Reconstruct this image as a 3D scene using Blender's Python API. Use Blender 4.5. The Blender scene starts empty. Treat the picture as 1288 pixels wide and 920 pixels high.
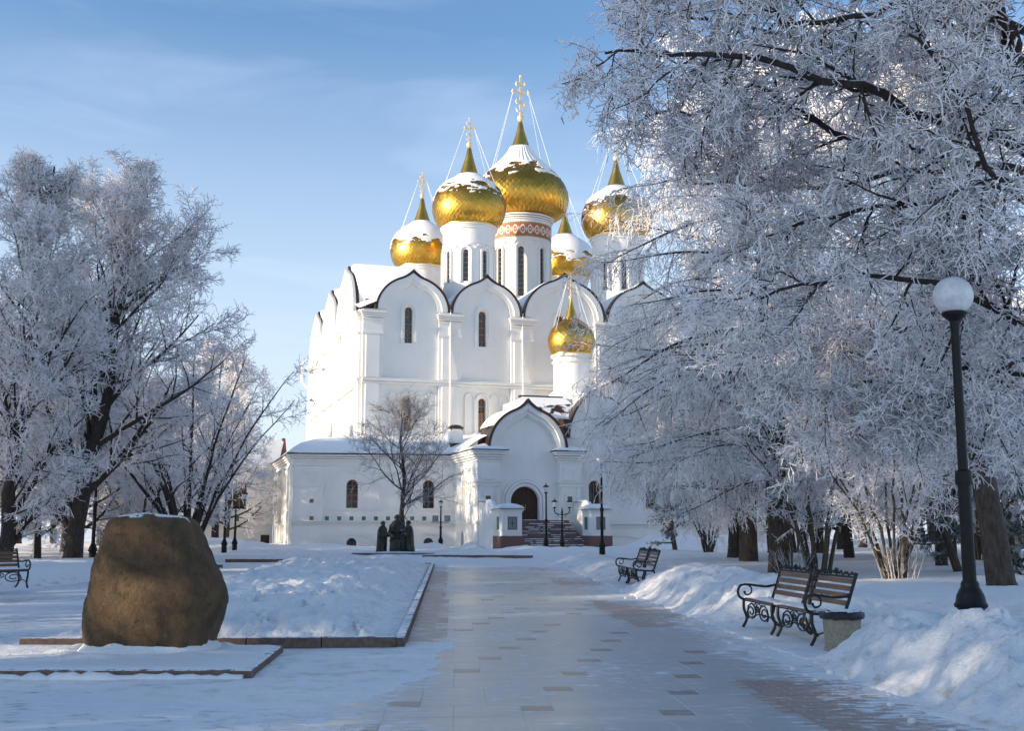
import bpy, bmesh, math, random
import numpy as np
from math import sin, cos, pi, atan, atan2, sqrt, exp, radians as R
from mathutils import Vector, Matrix
from mathutils.geometry import tessellate_polygon
random.seed(7); rng = np.random.default_rng(7)
SC = bpy.context.scene; C = SC.collection

# ------------------------------------------------------------------ camera
FPX = 1400.0; TH = atan(205/1400); EYE = 1.6
cam = bpy.data.cameras.new('camera'); co = bpy.data.objects.new('camera', cam); C.objects.link(co)
co.location = (0, 0, EYE); co.rotation_euler = (pi/2+TH, 0, 0)
cam.sensor_width = 36; cam.lens = 36*FPX/1288; cam.clip_end = 6000; cam.clip_start = .05
SC.camera = co
SC.render.resolution_x = 1024; SC.render.resolution_y = 732
# ------------------------------------------------------------------ light
SUN_EL = R(13.5); SUNV = Vector((-.932, -.362, 0)).normalized()*cos(SUN_EL) + Vector((0, 0, sin(SUN_EL)))
W = bpy.data.worlds.new('World'); SC.world = W; W.use_nodes = True
nt = W.node_tree; bg = nt.nodes['Background']
sky = nt.nodes.new('ShaderNodeTexSky'); sky.sky_type = 'NISHITA'; sky.sun_disc = False
sky.sun_elevation = SUN_EL; sky.sun_rotation = atan2(SUNV.x, SUNV.y); sky.air_density = 1.0; sky.dust_density = .6; sky.ozone_density = 1.6; sky.altitude = 100
tc = nt.nodes.new('ShaderNodeTexCoord'); mp = nt.nodes.new('ShaderNodeMapping'); mp.inputs['Scale'].default_value = (1.3, 1.3, 7)
mp.inputs['Rotation'].default_value = (0, .22, .3)
nz = nt.nodes.new('ShaderNodeTexNoise'); nz.inputs['Scale'].default_value = 2.2; nz.inputs['Detail'].default_value = 7; nz.inputs['Roughness'].default_value = .55; nz.inputs['Distortion'].default_value = .6
rp = nt.nodes.new('ShaderNodeValToRGB'); rp.color_ramp.elements[0].position = .47; rp.color_ramp.elements[1].position = .8; rp.color_ramp.elements[1].color = (.13, .13, .13, 1)
mx = nt.nodes.new('ShaderNodeMix'); mx.data_type = 'RGBA'; mx.inputs[7].default_value = (5.5, 5.9, 6.6, 1)
L = nt.links.new
L(tc.outputs['Generated'], mp.inputs[0]); L(mp.outputs[0], nz.inputs[0]); L(nz.outputs[0], rp.inputs[0]); L(rp.outputs[0], mx.inputs[0])
hx = nt.nodes.new('ShaderNodeSeparateXYZ'); hr = nt.nodes.new('ShaderNodeValToRGB'); hm = nt.nodes.new('ShaderNodeMix'); hm.data_type = 'RGBA'; hm.inputs[7].default_value = (2.9, 3.2, 3.7, 1)
hr.color_ramp.elements[0].position = 0; hr.color_ramp.elements[0].color = (.92, .92, .92, 1); hr.color_ramp.elements[1].position = .42; hr.color_ramp.elements[1].color = (0, 0, 0, 1)
e_ = hr.color_ramp.elements.new(.13); e_.color = (.70, .70, .70, 1)
L(tc.outputs['Generated'], hx.inputs[0]); L(hx.outputs[2], hr.inputs[0]); L(hr.outputs[0], hm.inputs[0]); 
tint = nt.nodes.new('ShaderNodeMix'); tint.data_type = 'RGBA'; tint.blend_type = 'MULTIPLY'; tint.inputs[0].default_value = 1; tint.inputs[7].default_value = (.66, .79, .91, 1)
L(sky.outputs[0], tint.inputs[6]); L(tint.outputs[2], hm.inputs[6]); L(hm.outputs[2], mx.inputs[6]); L(mx.outputs[2], bg.inputs[0]); bg.inputs[1].default_value = .10
sd = bpy.data.lights.new('sun', 'SUN'); sd.energy = 2.5; sd.angle = R(.55); sd.color = (1, .84, .62)
so = bpy.data.objects.new('sun', sd); C.objects.link(so); so.rotation_euler = SUNV.to_track_quat('Z', 'Y').to_euler()
SC.view_settings.view_transform = 'Standard'; SC.view_settings.look = 'None'; SC.view_settings.exposure = 1.52; SC.view_settings.gamma = 1

# ------------------------------------------------------------------ helpers
def at(px, py, D):
    x = (px-644)/FPX; u = (460-py)/FPX
    Y = cos(TH)-u*sin(TH); Z = sin(TH)+u*cos(TH)
    return Vector((x/Y*D, D, EYE+Z/Y*D))
def tag(o, label=None, cat=None, group=None, kind=None):
    if label: o['label'] = label
    if cat: o['category'] = cat
    if group: o['group'] = group
    if kind: o['kind'] = kind
    return o
def empty(name, loc, rz=0, label=None, cat=None, group=None):
    o = bpy.data.objects.new(name, None); C.objects.link(o); o.location = loc; o.rotation_euler = (0, 0, rz); o.empty_display_size = .3
    return tag(o, label, cat, group)
def copy_tree(o, parent=None, loc=None, rz=None, sc=None):
    c = o.copy(); C.objects.link(c)
    if parent: c.parent = parent
    if loc is not None: c.location = loc
    if rz is not None: c.rotation_euler = (c.rotation_euler[0], c.rotation_euler[1], rz)
    if sc is not None: c.scale = (sc, sc, sc)
    for ch in list(o.children): copy_tree(ch, c)
    return c
class MB:
    def __init__(s, T=None): s.v = []; s.f = []; s.T = T; s.sm = False
    def add(s, vs, fs):
        b = len(s.v)
        s.v += [(s.T(*p) if s.T else tuple(p)) for p in vs]; s.f += [tuple(i+b for i in f) for f in fs]
        return s
    def box(s, x0, x1, y0, y1, z0, z1):
        return s.add([(x, y, z) for z in (z0, z1) for y in (y0, y1) for x in (x0, x1)],
                     [(0, 2, 3, 1), (4, 5, 7, 6), (0, 1, 5, 4), (2, 6, 7, 3), (0, 4, 6, 2), (1, 3, 7, 5)])
    def taper(s, cx, cy, z0, z1, w0, w1, d0=None, d1=None):
        d0 = d0 or w0; d1 = d1 or w1
        vs = [(cx+sx*w, cy+sy*d, z) for z, w, d in ((z0, w0/2, d0/2), (z1, w1/2, d1/2)) for sy in (-1, 1) for sx in (-1, 1)]
        return s.add(vs, [(0, 2, 3, 1), (4, 5, 7, 6), (0, 1, 5, 4), (2, 6, 7, 3), (0, 4, 6, 2), (1, 3, 7, 5)])
    def lathe(s, prof, n=24, cx=0, cy=0, cap=True, a0=0, a1=2*pi):
        full = abs(a1-a0-2*pi) < 1e-6; m = n if full else n+1
        vs = [(cx+r*cos(a0+(a1-a0)*j/n), cy+r*sin(a0+(a1-a0)*j/n), z) for r, z in prof for j in range(m)]
        fs = []
        for i in range(len(prof)-1):
            for j in range(n):
                k = (j+1) % m
                fs.append((i*m+j, i*m+k, (i+1)*m+k, (i+1)*m+j))
        if cap and full: fs += [tuple(range(m))[::-1], tuple((len(prof)-1)*m+j for j in range(m))]
        return s.add(vs, fs)
    def tube(s, pts, r, k=6, r1=None):
        pts = [Vector(p) for p in pts]; n = len(pts); vs = []
        rs = r if isinstance(r, (list, tuple)) else [r+((r1 if r1 is not None else r)-r)*i/(n-1) for i in range(n)]
        up = None
        for i, p in enumerate(pts):
            t = (pts[min(i+1, n-1)]-pts[max(i-1, 0)]).normalized()
            if up is None: up = t.orthogonal().normalized()
            a = (up-t*up.dot(t)); a = a.normalized() if a.length > 1e-5 else t.orthogonal().normalized(); up = a; b = t.cross(a)
            for j in range(k):
                q = p+(a*cos(2*pi*j/k)+b*sin(2*pi*j/k))*rs[i]; vs.append(tuple(q))
        fs = [(i*k+j, i*k+(j+1) % k, (i+1)*k+(j+1) % k, (i+1)*k+j) for i in range(n-1) for j in range(k)]
        fs += [tuple(range(k))[::-1], tuple((n-1)*k+j for j in range(k))]
        return s.add(vs, fs)
    def ball(s, c, r, n=12, m=8, sq=(1, 1, 1)):
        vs = [(c[0]+r*sq[0]*sin(pi*i/m)*cos(2*pi*j/n), c[1]+r*sq[1]*sin(pi*i/m)*sin(2*pi*j/n), c[2]+r*sq[2]*cos(pi*i/m)) for i in range(1, m) for j in range(n)]
        vs += [(c[0], c[1], c[2]+r*sq[2]), (c[0], c[1], c[2]-r*sq[2])]; N = len(vs)
        fs = [((i)*n+j, (i+1)*n+j, (i+1)*n+(j+1) % n, i*n+(j+1) % n) for i in range(m-2) for j in range(n)]
        fs += [(N-2, j, (j+1) % n) for j in range(n)]+[(N-1, (m-2)*n+(j+1) % n, (m-2)*n+j) for j in range(n)]
        return s.add(vs, fs)
    def plate(s, outline, holes, y0, y1, caps=True):
        """extruded plate: outline and holes in (x,z); front at y0, back at y1"""
        loops = [outline]+list(holes); flat = [p for l in loops for p in l]; N = len(flat)
        vs = [(p[0], y0, p[1]) for p in flat]+[(p[0], y1, p[1]) for p in flat]; fs = []
        tri = tessellate_polygon([[Vector((p[0], p[1], 0)) for p in l] for l in loops])
        fs += [tuple(t) for t in tri]; fs += [tuple(i+N for i in t[::-1]) for t in tri]
        b = 0
        for l in loops:
            n = len(l)
            fs += [(b+i, b+(i+1) % n, N+b+(i+1) % n, N+b+i) for i in range(n)]; b += n
        return s.add(vs, fs)
    def band(s, outer, inner, y0, y1, closed=False):
        """strip between two open polylines of equal length (x,z), extruded"""
        n = len(outer); vs = []
        for o, i in zip(outer, inner):
            vs += [(o[0], y0, o[1]), (i[0], y0, i[1]), (i[0], y1, i[1]), (o[0], y1, o[1])]
        fs = []
        for k in range(n-1):
            for e in range(4): fs.append((k*4+e, k*4+(e+1) % 4, (k+1)*4+(e+1) % 4, (k+1)*4+e))
        fs += [(0, 1, 2, 3), ((n-1)*4+3, (n-1)*4+2, (n-1)*4+1, (n-1)*4)]
        return s.add(vs, fs)
    def build(s, name, m, parent=None, smooth=False, bevel=0, recalc=True, off=None):
        me = bpy.data.meshes.new(name)
        v = s.v if off is None else [(p[0]-off[0], p[1]-off[1], p[2]-off[2]) for p in s.v]
        me.from_pydata(v, [], s.f)
        if recalc:
            b = bmesh.new(); b.from_mesh(me); bmesh.ops.recalc_face_normals(b, faces=b.faces); b.to_mesh(me); b.free()
        if m: me.materials.append(m)
        o = bpy.data.objects.new(name, me); C.objects.link(o)
        if parent: o.parent = parent
        if smooth is True: me.polygons.foreach_set('use_smooth', [True]*len(me.polygons))
        elif smooth:
            me.polygons.foreach_set('use_smooth', [True]*len(me.polygons))
            try: me.set_sharp_from_angle(angle=R(smooth))
            except Exception: pass
        if bevel:
            bv = o.modifiers.new('bevel', 'BEVEL'); bv.width = bevel; bv.segments = 2; bv.limit_method = 'ANGLE'
        return o
def arch(cx, w, z0, zs, n=14):
    """closed outline of a round-headed opening: width 2w, bottom z0, spring zs"""
    return [(cx-w, z0)]+[(cx-w*cos(pi*i/n), zs+w*sin(pi*i/n)) for i in range(n+1)]+[(cx+w, z0)]
def archline(cx, w, z0, zs, n=14): return arch(cx, w, z0, zs, n)
def ogee(cx, w, zs, hs=.95, tip=.5, n=32):
    out = []
    for i in range(n+1):
        t = pi*i/n; x = -w*cos(t); q = abs(x)/(.34*w)
        out.append((cx+x, zs+w*hs*sin(t)+(tip*(1-q)**2 if q < 1 else 0)))
    return out

# ------------------------------------------------------------------ noise (numpy)
_tab = rng.random((256, 256))
def vn(x, y, s=0):
    x = np.asarray(x, float)+s*17.3; y = np.asarray(y, float)+s*7.1
    xi = np.floor(x).astype(int); yi = np.floor(y).astype(int); fx = x-xi; fy = y-yi
    fx = fx*fx*(3-2*fx); fy = fy*fy*(3-2*fy)
    g = lambda a, b: _tab[a % 256, b % 256]
    return (g(xi, yi)*(1-fx)+g(xi+1, yi)*fx)*(1-fy)+(g(xi, yi+1)*(1-fx)+g(xi+1, yi+1)*fx)*fy
def fbm(x, y, o=4, s=0):
    a = 0; w = .5; t = 0
    for k in range(o): a = a+w*vn(x*2**k, y*2**k, s+k); t += w; w *= .5
    return a/t
def sm(a, b, x):
    t = np.clip((x-a)/(b-a), 0, 1); return t*t*(3-2*t)
def sdf(poly, x, y):
    """signed distance, positive inside"""
    x = np.asarray(x, float); y = np.asarray(y, float); d = np.full(x.shape, 1e9); ins = np.zeros(x.shape, bool)
    n = len(poly)
    for i in range(n):
        ax, ay = poly[i]; bx, by = poly[(i+1) % n]; ex, ey = bx-ax, by-ay; wx, wy = x-ax, y-ay
        t = np.clip((wx*ex+wy*ey)/(ex*ex+ey*ey), 0, 1); d = np.minimum(d, np.hypot(wx-ex*t, wy-ey*t))
        c = (ay > y) != (by > y); xx = ax+(y-ay)/(ey if ey else 1e-9)*ex; ins ^= c & (x < xx)
    return np.where(ins, d, -d)

# ------------------------------------------------------------------ materials
class NT:
    def __init__(s, name):
        s.m = bpy.data.materials.new(name); s.m.use_nodes = True; s.t = s.m.node_tree; s.b = s.t.nodes['Principled BSDF']; s.out = s.t.nodes['Material Output']
    def n(s, typ, **k):
        o = s.t.nodes.new('ShaderNode'+typ)
        for a, b in k.items():
            if a.startswith('i_'):
                key = a[2:]; key = int(key) if key.isdigit() else key.replace('_', ' ')
                o.inputs[key].default_value = b
            else: setattr(o, a, b)
        return o
    def l(s, a, b): s.t.links.new(a, b)
    def pos(s, scale=(1, 1, 1)):
        g = s.n('NewGeometry'); mp = s.n('Mapping'); mp.inputs['Scale'].default_value = scale; s.l(g.outputs['Position'], mp.inputs[0]); return mp.outputs[0]
    def obj(s, scale=(1, 1, 1)):
        g = s.n('TexCoord'); mp = s.n('Mapping'); mp.inputs['Scale'].default_value = scale; s.l(g.outputs['Object'], mp.inputs[0]); return mp.outputs[0]
    def noise(s, vec, scale, detail=4, rough=.55, dist=0):
        o = s.n('TexNoise'); o.inputs['Scale'].default_value = scale; o.inputs['Detail'].default_value = detail; o.inputs['Roughness'].default_value = rough; o.inputs['Distortion'].default_value = dist
        s.l(vec, o.inputs[0]); return o.outputs[0]
    def ramp(s, f, stops):
        o = s.n('ValToRGB'); e = o.color_ramp.elements
        while len(e) < len(stops): e.new(.5)
        for k, (p, c) in enumerate(stops): e[k].position = p; e[k].color = (*(c if isinstance(c, tuple) else (c, c, c)), 1)
        s.l(f, o.inputs[0]); return o.outputs[0]
    def mix(s, f, a, b, mode='MIX'):
        o = s.n('Mix', data_type='RGBA', blend_type=mode)
        for i, q in ((0, f), (6, a), (7, b)):
            if isinstance(q, (int, float)): o.inputs[i].default_value = q
            elif isinstance(q, tuple): o.inputs[i].default_value = (*q, 1)
            else: s.l(q, o.inputs[i])
        return o.outputs[2]
    def math(s, op, a, b=0, c=None, clamp=False):
        o = s.n('Math', operation=op); o.use_clamp = clamp
        for i, q in enumerate((a, b, c)):
            if q is None: continue
            if isinstance(q, (int, float)): o.inputs[i].default_value = q
            else: s.l(q, o.inputs[i])
        return o.outputs[0]
    def bump(s, h, st, dist=.02, norm=None):
        o = s.n('Bump'); o.inputs['Strength'].default_value = st; o.inputs['Distance'].default_value = dist; s.l(h, o.inputs['Height'])
        if norm: s.l(norm, o.inputs['Normal'])
        s.l(o.outputs[0], s.b.inputs['Normal']); return o.outputs[0]
    def nz(s):
        g = s.n('NewGeometry'); x = s.n('SeparateXYZ'); s.l(g.outputs['Normal'], x.inputs[0]); return x.outputs[2]
    def col(s, c):
        if isinstance(c, tuple): s.b.inputs['Base Color'].default_value = (*c, 1)
        else: s.l(c, s.b.inputs['Base Color'])
    def rough(s, r):
        if isinstance(r, (int, float)): s.b.inputs['Roughness'].default_value = r
        else: s.l(r, s.b.inputs['Roughness'])
SNOW = (.93, .915, .90)
def m_simple(name, c, c2=None, rough=.6, metal=0, scale=4, bump=.2, bd=.01, snow=None, sscale=6, spec=None, det=5):
    """two-tone noisy surface; snow = normal.z threshold above which snow lies"""
    t = NT(name); p = t.pos(); f = t.noise(p, scale, det); base = t.mix(t.ramp(f, [(.35, 0.), (.65, 1.)]), c, c2 or c)
    t.b.inputs['Metallic'].default_value = metal; rr = rough
    if spec is not None: t.b.inputs['Specular IOR Level'].default_value = spec
    h = t.noise(p, scale*5, 3)
    if snow is not None:
        a = t.math('ADD', t.nz(), t.math('MULTIPLY', t.math('SUBTRACT', t.noise(p, sscale, 5, .65), .5), 1.1))
        k = t.ramp(a, [(snow, 0.), (min(snow+.07, 1.), 1.)]) if snow < .93 else t.math('GREATER_THAN', a, snow)
        base = t.mix(k, base, SNOW); 
        rr = t.math('ADD', t.math('MULTIPLY', k, .75-rough if rough < .75 else 0), rough)
        if metal: t.l(t.math('MULTIPLY', t.math('SUBTRACT', 1, k), metal), t.b.inputs['Metallic'])
        h = t.math('ADD', t.math('MULTIPLY', h, .5), k)
    t.col(base); t.rough(rr)
    if bump: t.bump(h, bump, bd)
    return t.m
def m_snow(name='snow', dirt=0, lump=.6, scale=3.5):
    t = NT(name); p = t.pos()
    a = t.noise(p, scale, 8, .62, .3); b = t.noise(p, scale*7, 4, .6); c = t.noise(p, 60, 2)
    base = t.mix(t.noise(p, .7, 3), (.92, .905, .89), (.95, .935, .91))
    if dirt:
        k = t.ramp(t.noise(t.pos((1, 1, 2.5)), 2.4, 6, .65), [(.56, 0.), (.74, dirt)]); base = t.mix(k, base, (.55, .44, .32))
    t.col(base); t.rough(.72)
    t.b.inputs['Subsurface Weight'].default_value = .0
    h = t.math('ADD', t.math('ADD', a, t.math('MULTIPLY', b, .35)), t.math('MULTIPLY', c, .05))
    t.bump(h, lump, .12)
    return t.m
M = {}
M['snow'] = m_snow('snow', 0, .5); M['snow_roof'] = m_snow('roof_snow', 0, .15, 1.2)
def snow_ground_mat():
    t = NT('trodden_snow'); p = t.pos()
    a = t.noise(p, 3.2, 8, .62, .4); b = t.noise(p, 17, 4, .6)
    base = t.mix(t.noise(p, .7, 3), (.92, .905, .89), (.95, .935, .91))
    g = t.n('NewGeometry'); x = t.n('SeparateXYZ'); t.l(g.outputs['Position'], x.inputs[0])
    # grit thrown on the low skirts of the ploughed banks
    low = t.ramp(x.outputs[2], [(.02, 1.), (.30, 0.)]); lown = t.math('MULTIPLY', low, t.ramp(x.outputs[2], [(.0, 0.), (.04, 1.)]))
    k = t.math('MULTIPLY', lown, t.ramp(t.noise(t.pos((1, 1, 3)), 2.7, 6, .7), [(.50, 0.), (.66, .75)])); base = t.mix(k, base, (.50, .38, .26))
    st = t.math('MULTIPLY', t.ramp(t.noise(p, .5, 2), [(.5, 0.), (.7, .35)]), t.ramp(b, [(.55, 0.), (.72, 1.)])); base = t.mix(st, base, (.72, .66, .56))
    t.col(base); t.rough(.7); t.bump(t.math('ADD', a, t.math('MULTIPLY', b, .3)), .6, .1); return t.m
M['ground_snow'] = snow_ground_mat()
def plaster():
    t = NT('white_limewashed_plaster'); p = t.pos()
    f = t.noise(p, .35, 6, .6); g = t.noise(t.pos((1.5, 1.5, .25)), 1.1, 5, .6)
    base = t.mix(t.ramp(f, [(.3, 0.), (.7, 1.)]), (.80, .785, .75), (.87, .855, .82))
    base = t.mix(t.ramp(g, [(.58, 0.), (.78, .3)]), base, (.64, .61, .55))
    t.col(base); t.rough(.85); t.bump(t.math('ADD', t.noise(p, 6, 5), t.math('MULTIPLY', t.noise(p, .8, 3), 2)), .22, .03); return t.m
M['plaster'] = plaster()
M['roofdark'] = m_simple('brown_sheet_roofing', (.045, .026, .020), (.075, .04, .03), .45, .3, 2, .1, snow=.62, sscale=1.4)
M['rim'] = m_simple('dark_brown_metal_edging', (.035, .022, .018), (.06, .035, .028), .4, .3, 3, .1)
M['cross'] = m_simple('rimed_gilt_cross', (.88, .62, .28), (.90, .80, .62), .45, .35, 5, .1)
M['gold_cone'] = m_simple('gilded_cone', (.80, .47, .10), (.70, .38, .07), .28, 1, 3, .15)
M['glass'] = m_simple('dark_window_glass', (.012, .016, .022), (.03, .035, .045), .06, 0, 3, .05, spec=.8)
M['muntin'] = m_simple('ochre_window_bars', (.42, .20, .06), (.32, .14, .05), .6)
M['granite_red'] = m_simple('red_granite', (.20, .10, .085), (.13, .07, .06), .55, 0, 30, .1, snow=.9, sscale=5)
M['kerb'] = m_simple('brown_granite_kerb', (.20, .13, .10), (.11, .075, .06), .7, 0, 14, .4, snow=.85, sscale=7)
M['step'] = m_simple('red_granite_step', (.17, .085, .075), (.11, .06, .055), .6, 0, 9, .1, snow=.86, sscale=3.2)
M['iron'] = m_simple('black_painted_iron', (.006, .006, .006), (.011, .010, .010), .45, 0, 8, .15, bd=.004, spec=.3)
M['iron_snow'] = m_simple('black_cast_iron_dusted_with_snow', (.010, .008, .008), (.022, .016, .014), .45, 0, 8, .2, bd=.004, snow=.97, sscale=14)
M['wood'] = None
def wood():
    t = NT('brown_varnished_slat'); p = t.obj((1, 9, 9)); f = t.noise(p, 5, 6, .6, .5)
    base = t.mix(t.ramp(f, [(.3, 0.), (.7, 1.)]), (.20, .10, .042), (.10, .052, .026))
    a = t.math('ADD', t.nz(), t.math('MULTIPLY', t.math('SUBTRACT', t.noise(t.pos(), 9, 5, .65), .5), 1.2)); k = t.math('GREATER_THAN', a, .83)
    t.col(t.mix(k, base, SNOW)); t.rough(t.math('ADD', t.math('MULTIPLY', k, .3), .45)); t.bump(t.math('ADD', t.math('MULTIPLY', f, .3), k), .35, .008); return t.m
M['wood'] = wood()
M['bronze'] = m_simple('weathered_dark_bronze', (.035, .033, .026), (.07, .085, .068), .5, .6, 3, .5, bd=.03, snow=.97, sscale=7)
M['concrete'] = m_simple('pebbled_concrete', (.50, .42, .30), (.36, .30, .22), .85, 0, 25, .8, bd=.02)
M['bag'] = m_simple('black_bin_liner', (.012, .012, .014), (.03, .03, .034), .25, 0, 9, .9, bd=.04, snow=.95, sscale=7)
M['tile_green'] = m_simple('glazed_green_tile', (.05, .14, .10), (.10, .20, .17), .25, 0, 9)
M['tile_red'] = m_simple('glazed_rust_tile', (.30, .13, .06), (.12, .14, .09), .25, 0, 6)
M['panel_grey'] = m_simple('grey_mosaic_panel', (.28, .29, .27), (.17, .19, .18), .5, 0, 12)
M['emblem'] = m_simple('dark_mosaic_emblem', (.05, .07, .11), (.12, .08, .05), .5, 0, 8)
M['door'] = m_simple('dark_brown_door', (.055, .022, .014), (.03, .014, .01), .5, 0, 6, .2)
M['door_bar'] = m_simple('iron_door_lattice', (.11, .05, .028), (.07, .035, .022), .45, .3, 6)
M['brickend'] = m_simple('rust_red_gable', (.20, .07, .04), (.14, .05, .03), .8)
def globe():
    t = NT('frosted_lamp_glass'); p = t.obj(); f = t.noise(p, 7, 4)
    t.col((.86, .87, .88)); t.rough(.25)
    g = t.n('TexCoord'); x = t.n('SeparateXYZ'); t.l(g.outputs['Object'], x.inputs[0])
    tr = t.n('BsdfTransparent'); ms = t.n('MixShader')
    ly = t.n('LayerWeight'); ly.inputs[0].default_value = .35
    t.b.inputs['Alpha'].default_value = 1
    a = t.math('ADD', t.ramp(f, [(.35, .62), (.65, .88)]), t.math('MULTIPLY', ly.outputs[1], .35), clamp=True)
    t.l(a, ms.inputs[0]); t.l(tr.outputs[0], ms.inputs[1]); t.l(t.b.outputs[0], ms.inputs[2]); t.l(ms.outputs[0], t.out.inputs[0]); return t.m
M['globe'] = globe()
M['white_plastic'] = m_simple('white_lamp_holder', (.7, .7, .68), None, .4)
M['flood'] = m_simple('grey_floodlight_glass', (.30, .33, .38), (.2, .22, .26), .15, .2)
M['frieze'] = None
def frieze():
    t = NT('painted_terracotta_frieze'); g = t.n('TexCoord'); x = t.n('SeparateXYZ'); t.l(g.outputs['UV'], x.inputs[0])
    u = t.math('SUBTRACT', t.math('FRACT', t.math('MULTIPLY', x.outputs[0], 26)), .5); v = t.math('SUBTRACT', x.outputs[1], .5)
    v2 = t.math('MULTIPLY', v, 1.15); r = t.math('SQRT', t.math('ADD', t.math('MULTIPLY', u, u), t.math('MULTIPLY', v2, v2)))
    ring = t.math('COMPARE', r, .29, .07); dot = t.math('LESS_THAN', r, .1)
    uu = t.math('SUBTRACT', t.math('FRACT', t.math('ADD', t.math('MULTIPLY', x.outputs[0], 26), .5)), .5); arm = t.math('LESS_THAN', t.math('ADD', t.math('ABSOLUTE', uu), t.math('ABSOLUTE', t.math('MULTIPLY', v, .55))), .12)
    base = t.mix(t.noise(t.pos(), 3, 4), (.36, .10, .04), (.45, .16, .07)); base = t.mix(dot, base, (.75, .60, .42)); base = t.mix(ring, base, (.76, .68, .58)); base = t.mix(arm, base, (.70, .60, .48))
    edge = t.math('GREATER_THAN', t.math('ABSOLUTE', v), .41); saw = t.math('GREATER_THAN', t.math('SINE', t.math('MULTIPLY', x.outputs[0], 2*pi*78)), 0)
    e = t.mix(saw, (.10, .17, .14), (.50, .34, .12)); base = t.mix(edge, base, e)
    t.col(base); t.rough(.6); return t.m
M['frieze'] = frieze()
def gold():
    t = NT('gilded_shingles'); p = t.pos(); f = t.noise(p, 1.2, 4)
    g = t.n('NewGeometry'); 
    base = t.mix(f, (.86, .50, .085), (.62, .33, .05)); base = t.mix(t.math('MULTIPLY', g.outputs['Random Per Island'], .45), base, (.55, .30, .06))
    t.col(base); t.b.inputs['Metallic'].default_value = 1; t.rough(t.math('ADD', .26, t.math('MULTIPLY', g.outputs['Random Per Island'], .14))); t.bump(t.noise(p, 2.5, 3), .12, .05); return t.m
M['gold'] = gold()
def boulder():
    t = NT('brown_weathered_boulder'); p = t.pos(); f = t.noise(p, 1.6, 9, .68, .6); g = t.noise(t.pos((2.2, 2.2, .7)), 1.4, 6, .65); hh = t.noise(p, 9, 8, .7)
    base = t.mix(t.ramp(f, [(.32, 0.), (.68, 1.)]), (.08, .045, .02), (.23, .135, .06)); base = t.mix(t.ramp(g, [(.5, 0.), (.66, .7)]), base, (.055, .035, .02))
    base = t.mix(t.ramp(hh, [(.56, 0.), (.66, .8)]), base, (.03, .022, .014)); base = t.mix(t.ramp(hh, [(.32, .6), (.42, 0.)]), base, (.26, .17, .085)); vv = t.n('TexVoronoi'); vv.inputs['Scale'].default_value = 26; t.l(p, vv.inputs[0]); base = t.mix(t.ramp(vv.outputs[0], [(.05, .55), (.22, 0.)]), base, (.035, .03, .022)); fine = t.noise(p, 55, 4, .7); base = t.mix(t.ramp(fine, [(.3, .35), (.7, 0.)]), base, (.02, .015, .01))
    gg = t.n('NewGeometry'); x = t.n('SeparateXYZ'); t.l(gg.outputs['Position'], x.inputs[0])
    a = t.math('ADD', t.math('ADD', t.nz(), t.math('MULTIPLY', t.math('SUBTRACT', t.noise(p, 3.4, 5, .6), .5), 1.9)), t.math('MULTIPLY', t.math('SUBTRACT', x.outputs[2], 1.6), .5))
    k = t.ramp(t.math('MULTIPLY', a, .5), [(.488, 0.), (.498, 1.)]); t.col(t.mix(k, base, SNOW)); t.rough(.82)
    t.bump(t.math('ADD', t.math('ADD', f, t.math('ADD', t.math('MULTIPLY', hh, .8), t.math('MULTIPLY', fine, .25))), t.math('MULTIPLY', k, .35)), .95, .06); return t.m
M['boulder'] = boulder()
def paving(name, c1, c2, ice=.5, bias=0.):
    t = NT(name); p = t.pos(); g = t.n('NewGeometry'); oi = t.n('ObjectInfo')
    n1 = t.noise(p, 5, 6, .6); spk = t.noise(p, 70, 3)
    base = t.mix(t.ramp(n1, [(.3, 0.), (.7, 1.)]), c1, c2); rnd = t.math('FRACT', t.math('ADD', g.outputs['Random Per Island'], oi.outputs['Random']))
    base = t.mix(t.math('MULTIPLY', rnd, .06), base, tuple(q*.6 for q in c1)); base = t.mix(t.ramp(spk, [(.55, 0.), (.75, .4)]), base, tuple(min(1, q*1.7) for q in c2))
    icem = t.ramp(t.noise(p, .55, 5, .6), [(.32, ice*.7), (.62, ice)]); base = t.mix(icem, base, (.46, .49, .485))
    # wind-blown snow film, streaks run across the path
    s1 = t.noise(t.pos((1.3, 3.2, 1)), 3.0, 7, .62, .5); s2 = t.noise(t.pos((.33, .22, 1)), 1.0, 4, .5)
    xx = t.n('SeparateXYZ'); t.l(g.outputs['Position'], xx.inputs[0])
    X, Y = xx.outputs[0], xx.outputs[1]
    edge = t.math('ADD', t.math('ABSOLUTE', t.math('SUBTRACT', X, t.math('SUBTRACT', 1.55, t.math('MULTIPLY', Y, .052)))), 0)
    e = t.ramp(t.math('MULTIPLY', edge, .25), [(.38, 0.), (.66, .13)])
    lf = t.ramp(t.math('ADD', t.math('MULTIPLY', X, -.12), .1), [(.45, 0.), (.9, .10)])
    far = t.ramp(t.math('MULTIPLY', Y, .01), [(.40, 0.), (.56, .2)])
    a = t.math('ADD', t.math('ADD', t.math('MULTIPLY', s1, .62), t.math('MULTIPLY', s2, .38)), t.math('ADD', t.math('ADD', t.math('MAXIMUM', e, lf), far), bias))
    k = t.ramp(a, [(.54, 0.), (.60, .85), (.78, 1.)]); k2 = t.ramp(a, [(.45, 0.), (.62, .16)])
    base = t.mix(k2, base, SNOW); base = t.mix(k, base, (.93, .915, .90))
    t.col(base); t.rough(t.ramp(k, [(0, .30), (1, .7)])); t.b.inputs['Specular IOR Level'].default_value = .45
    t.bump(t.math('ADD', t.math('MULTIPLY', n1, .3), k), .35, .008); return t.m
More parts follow.
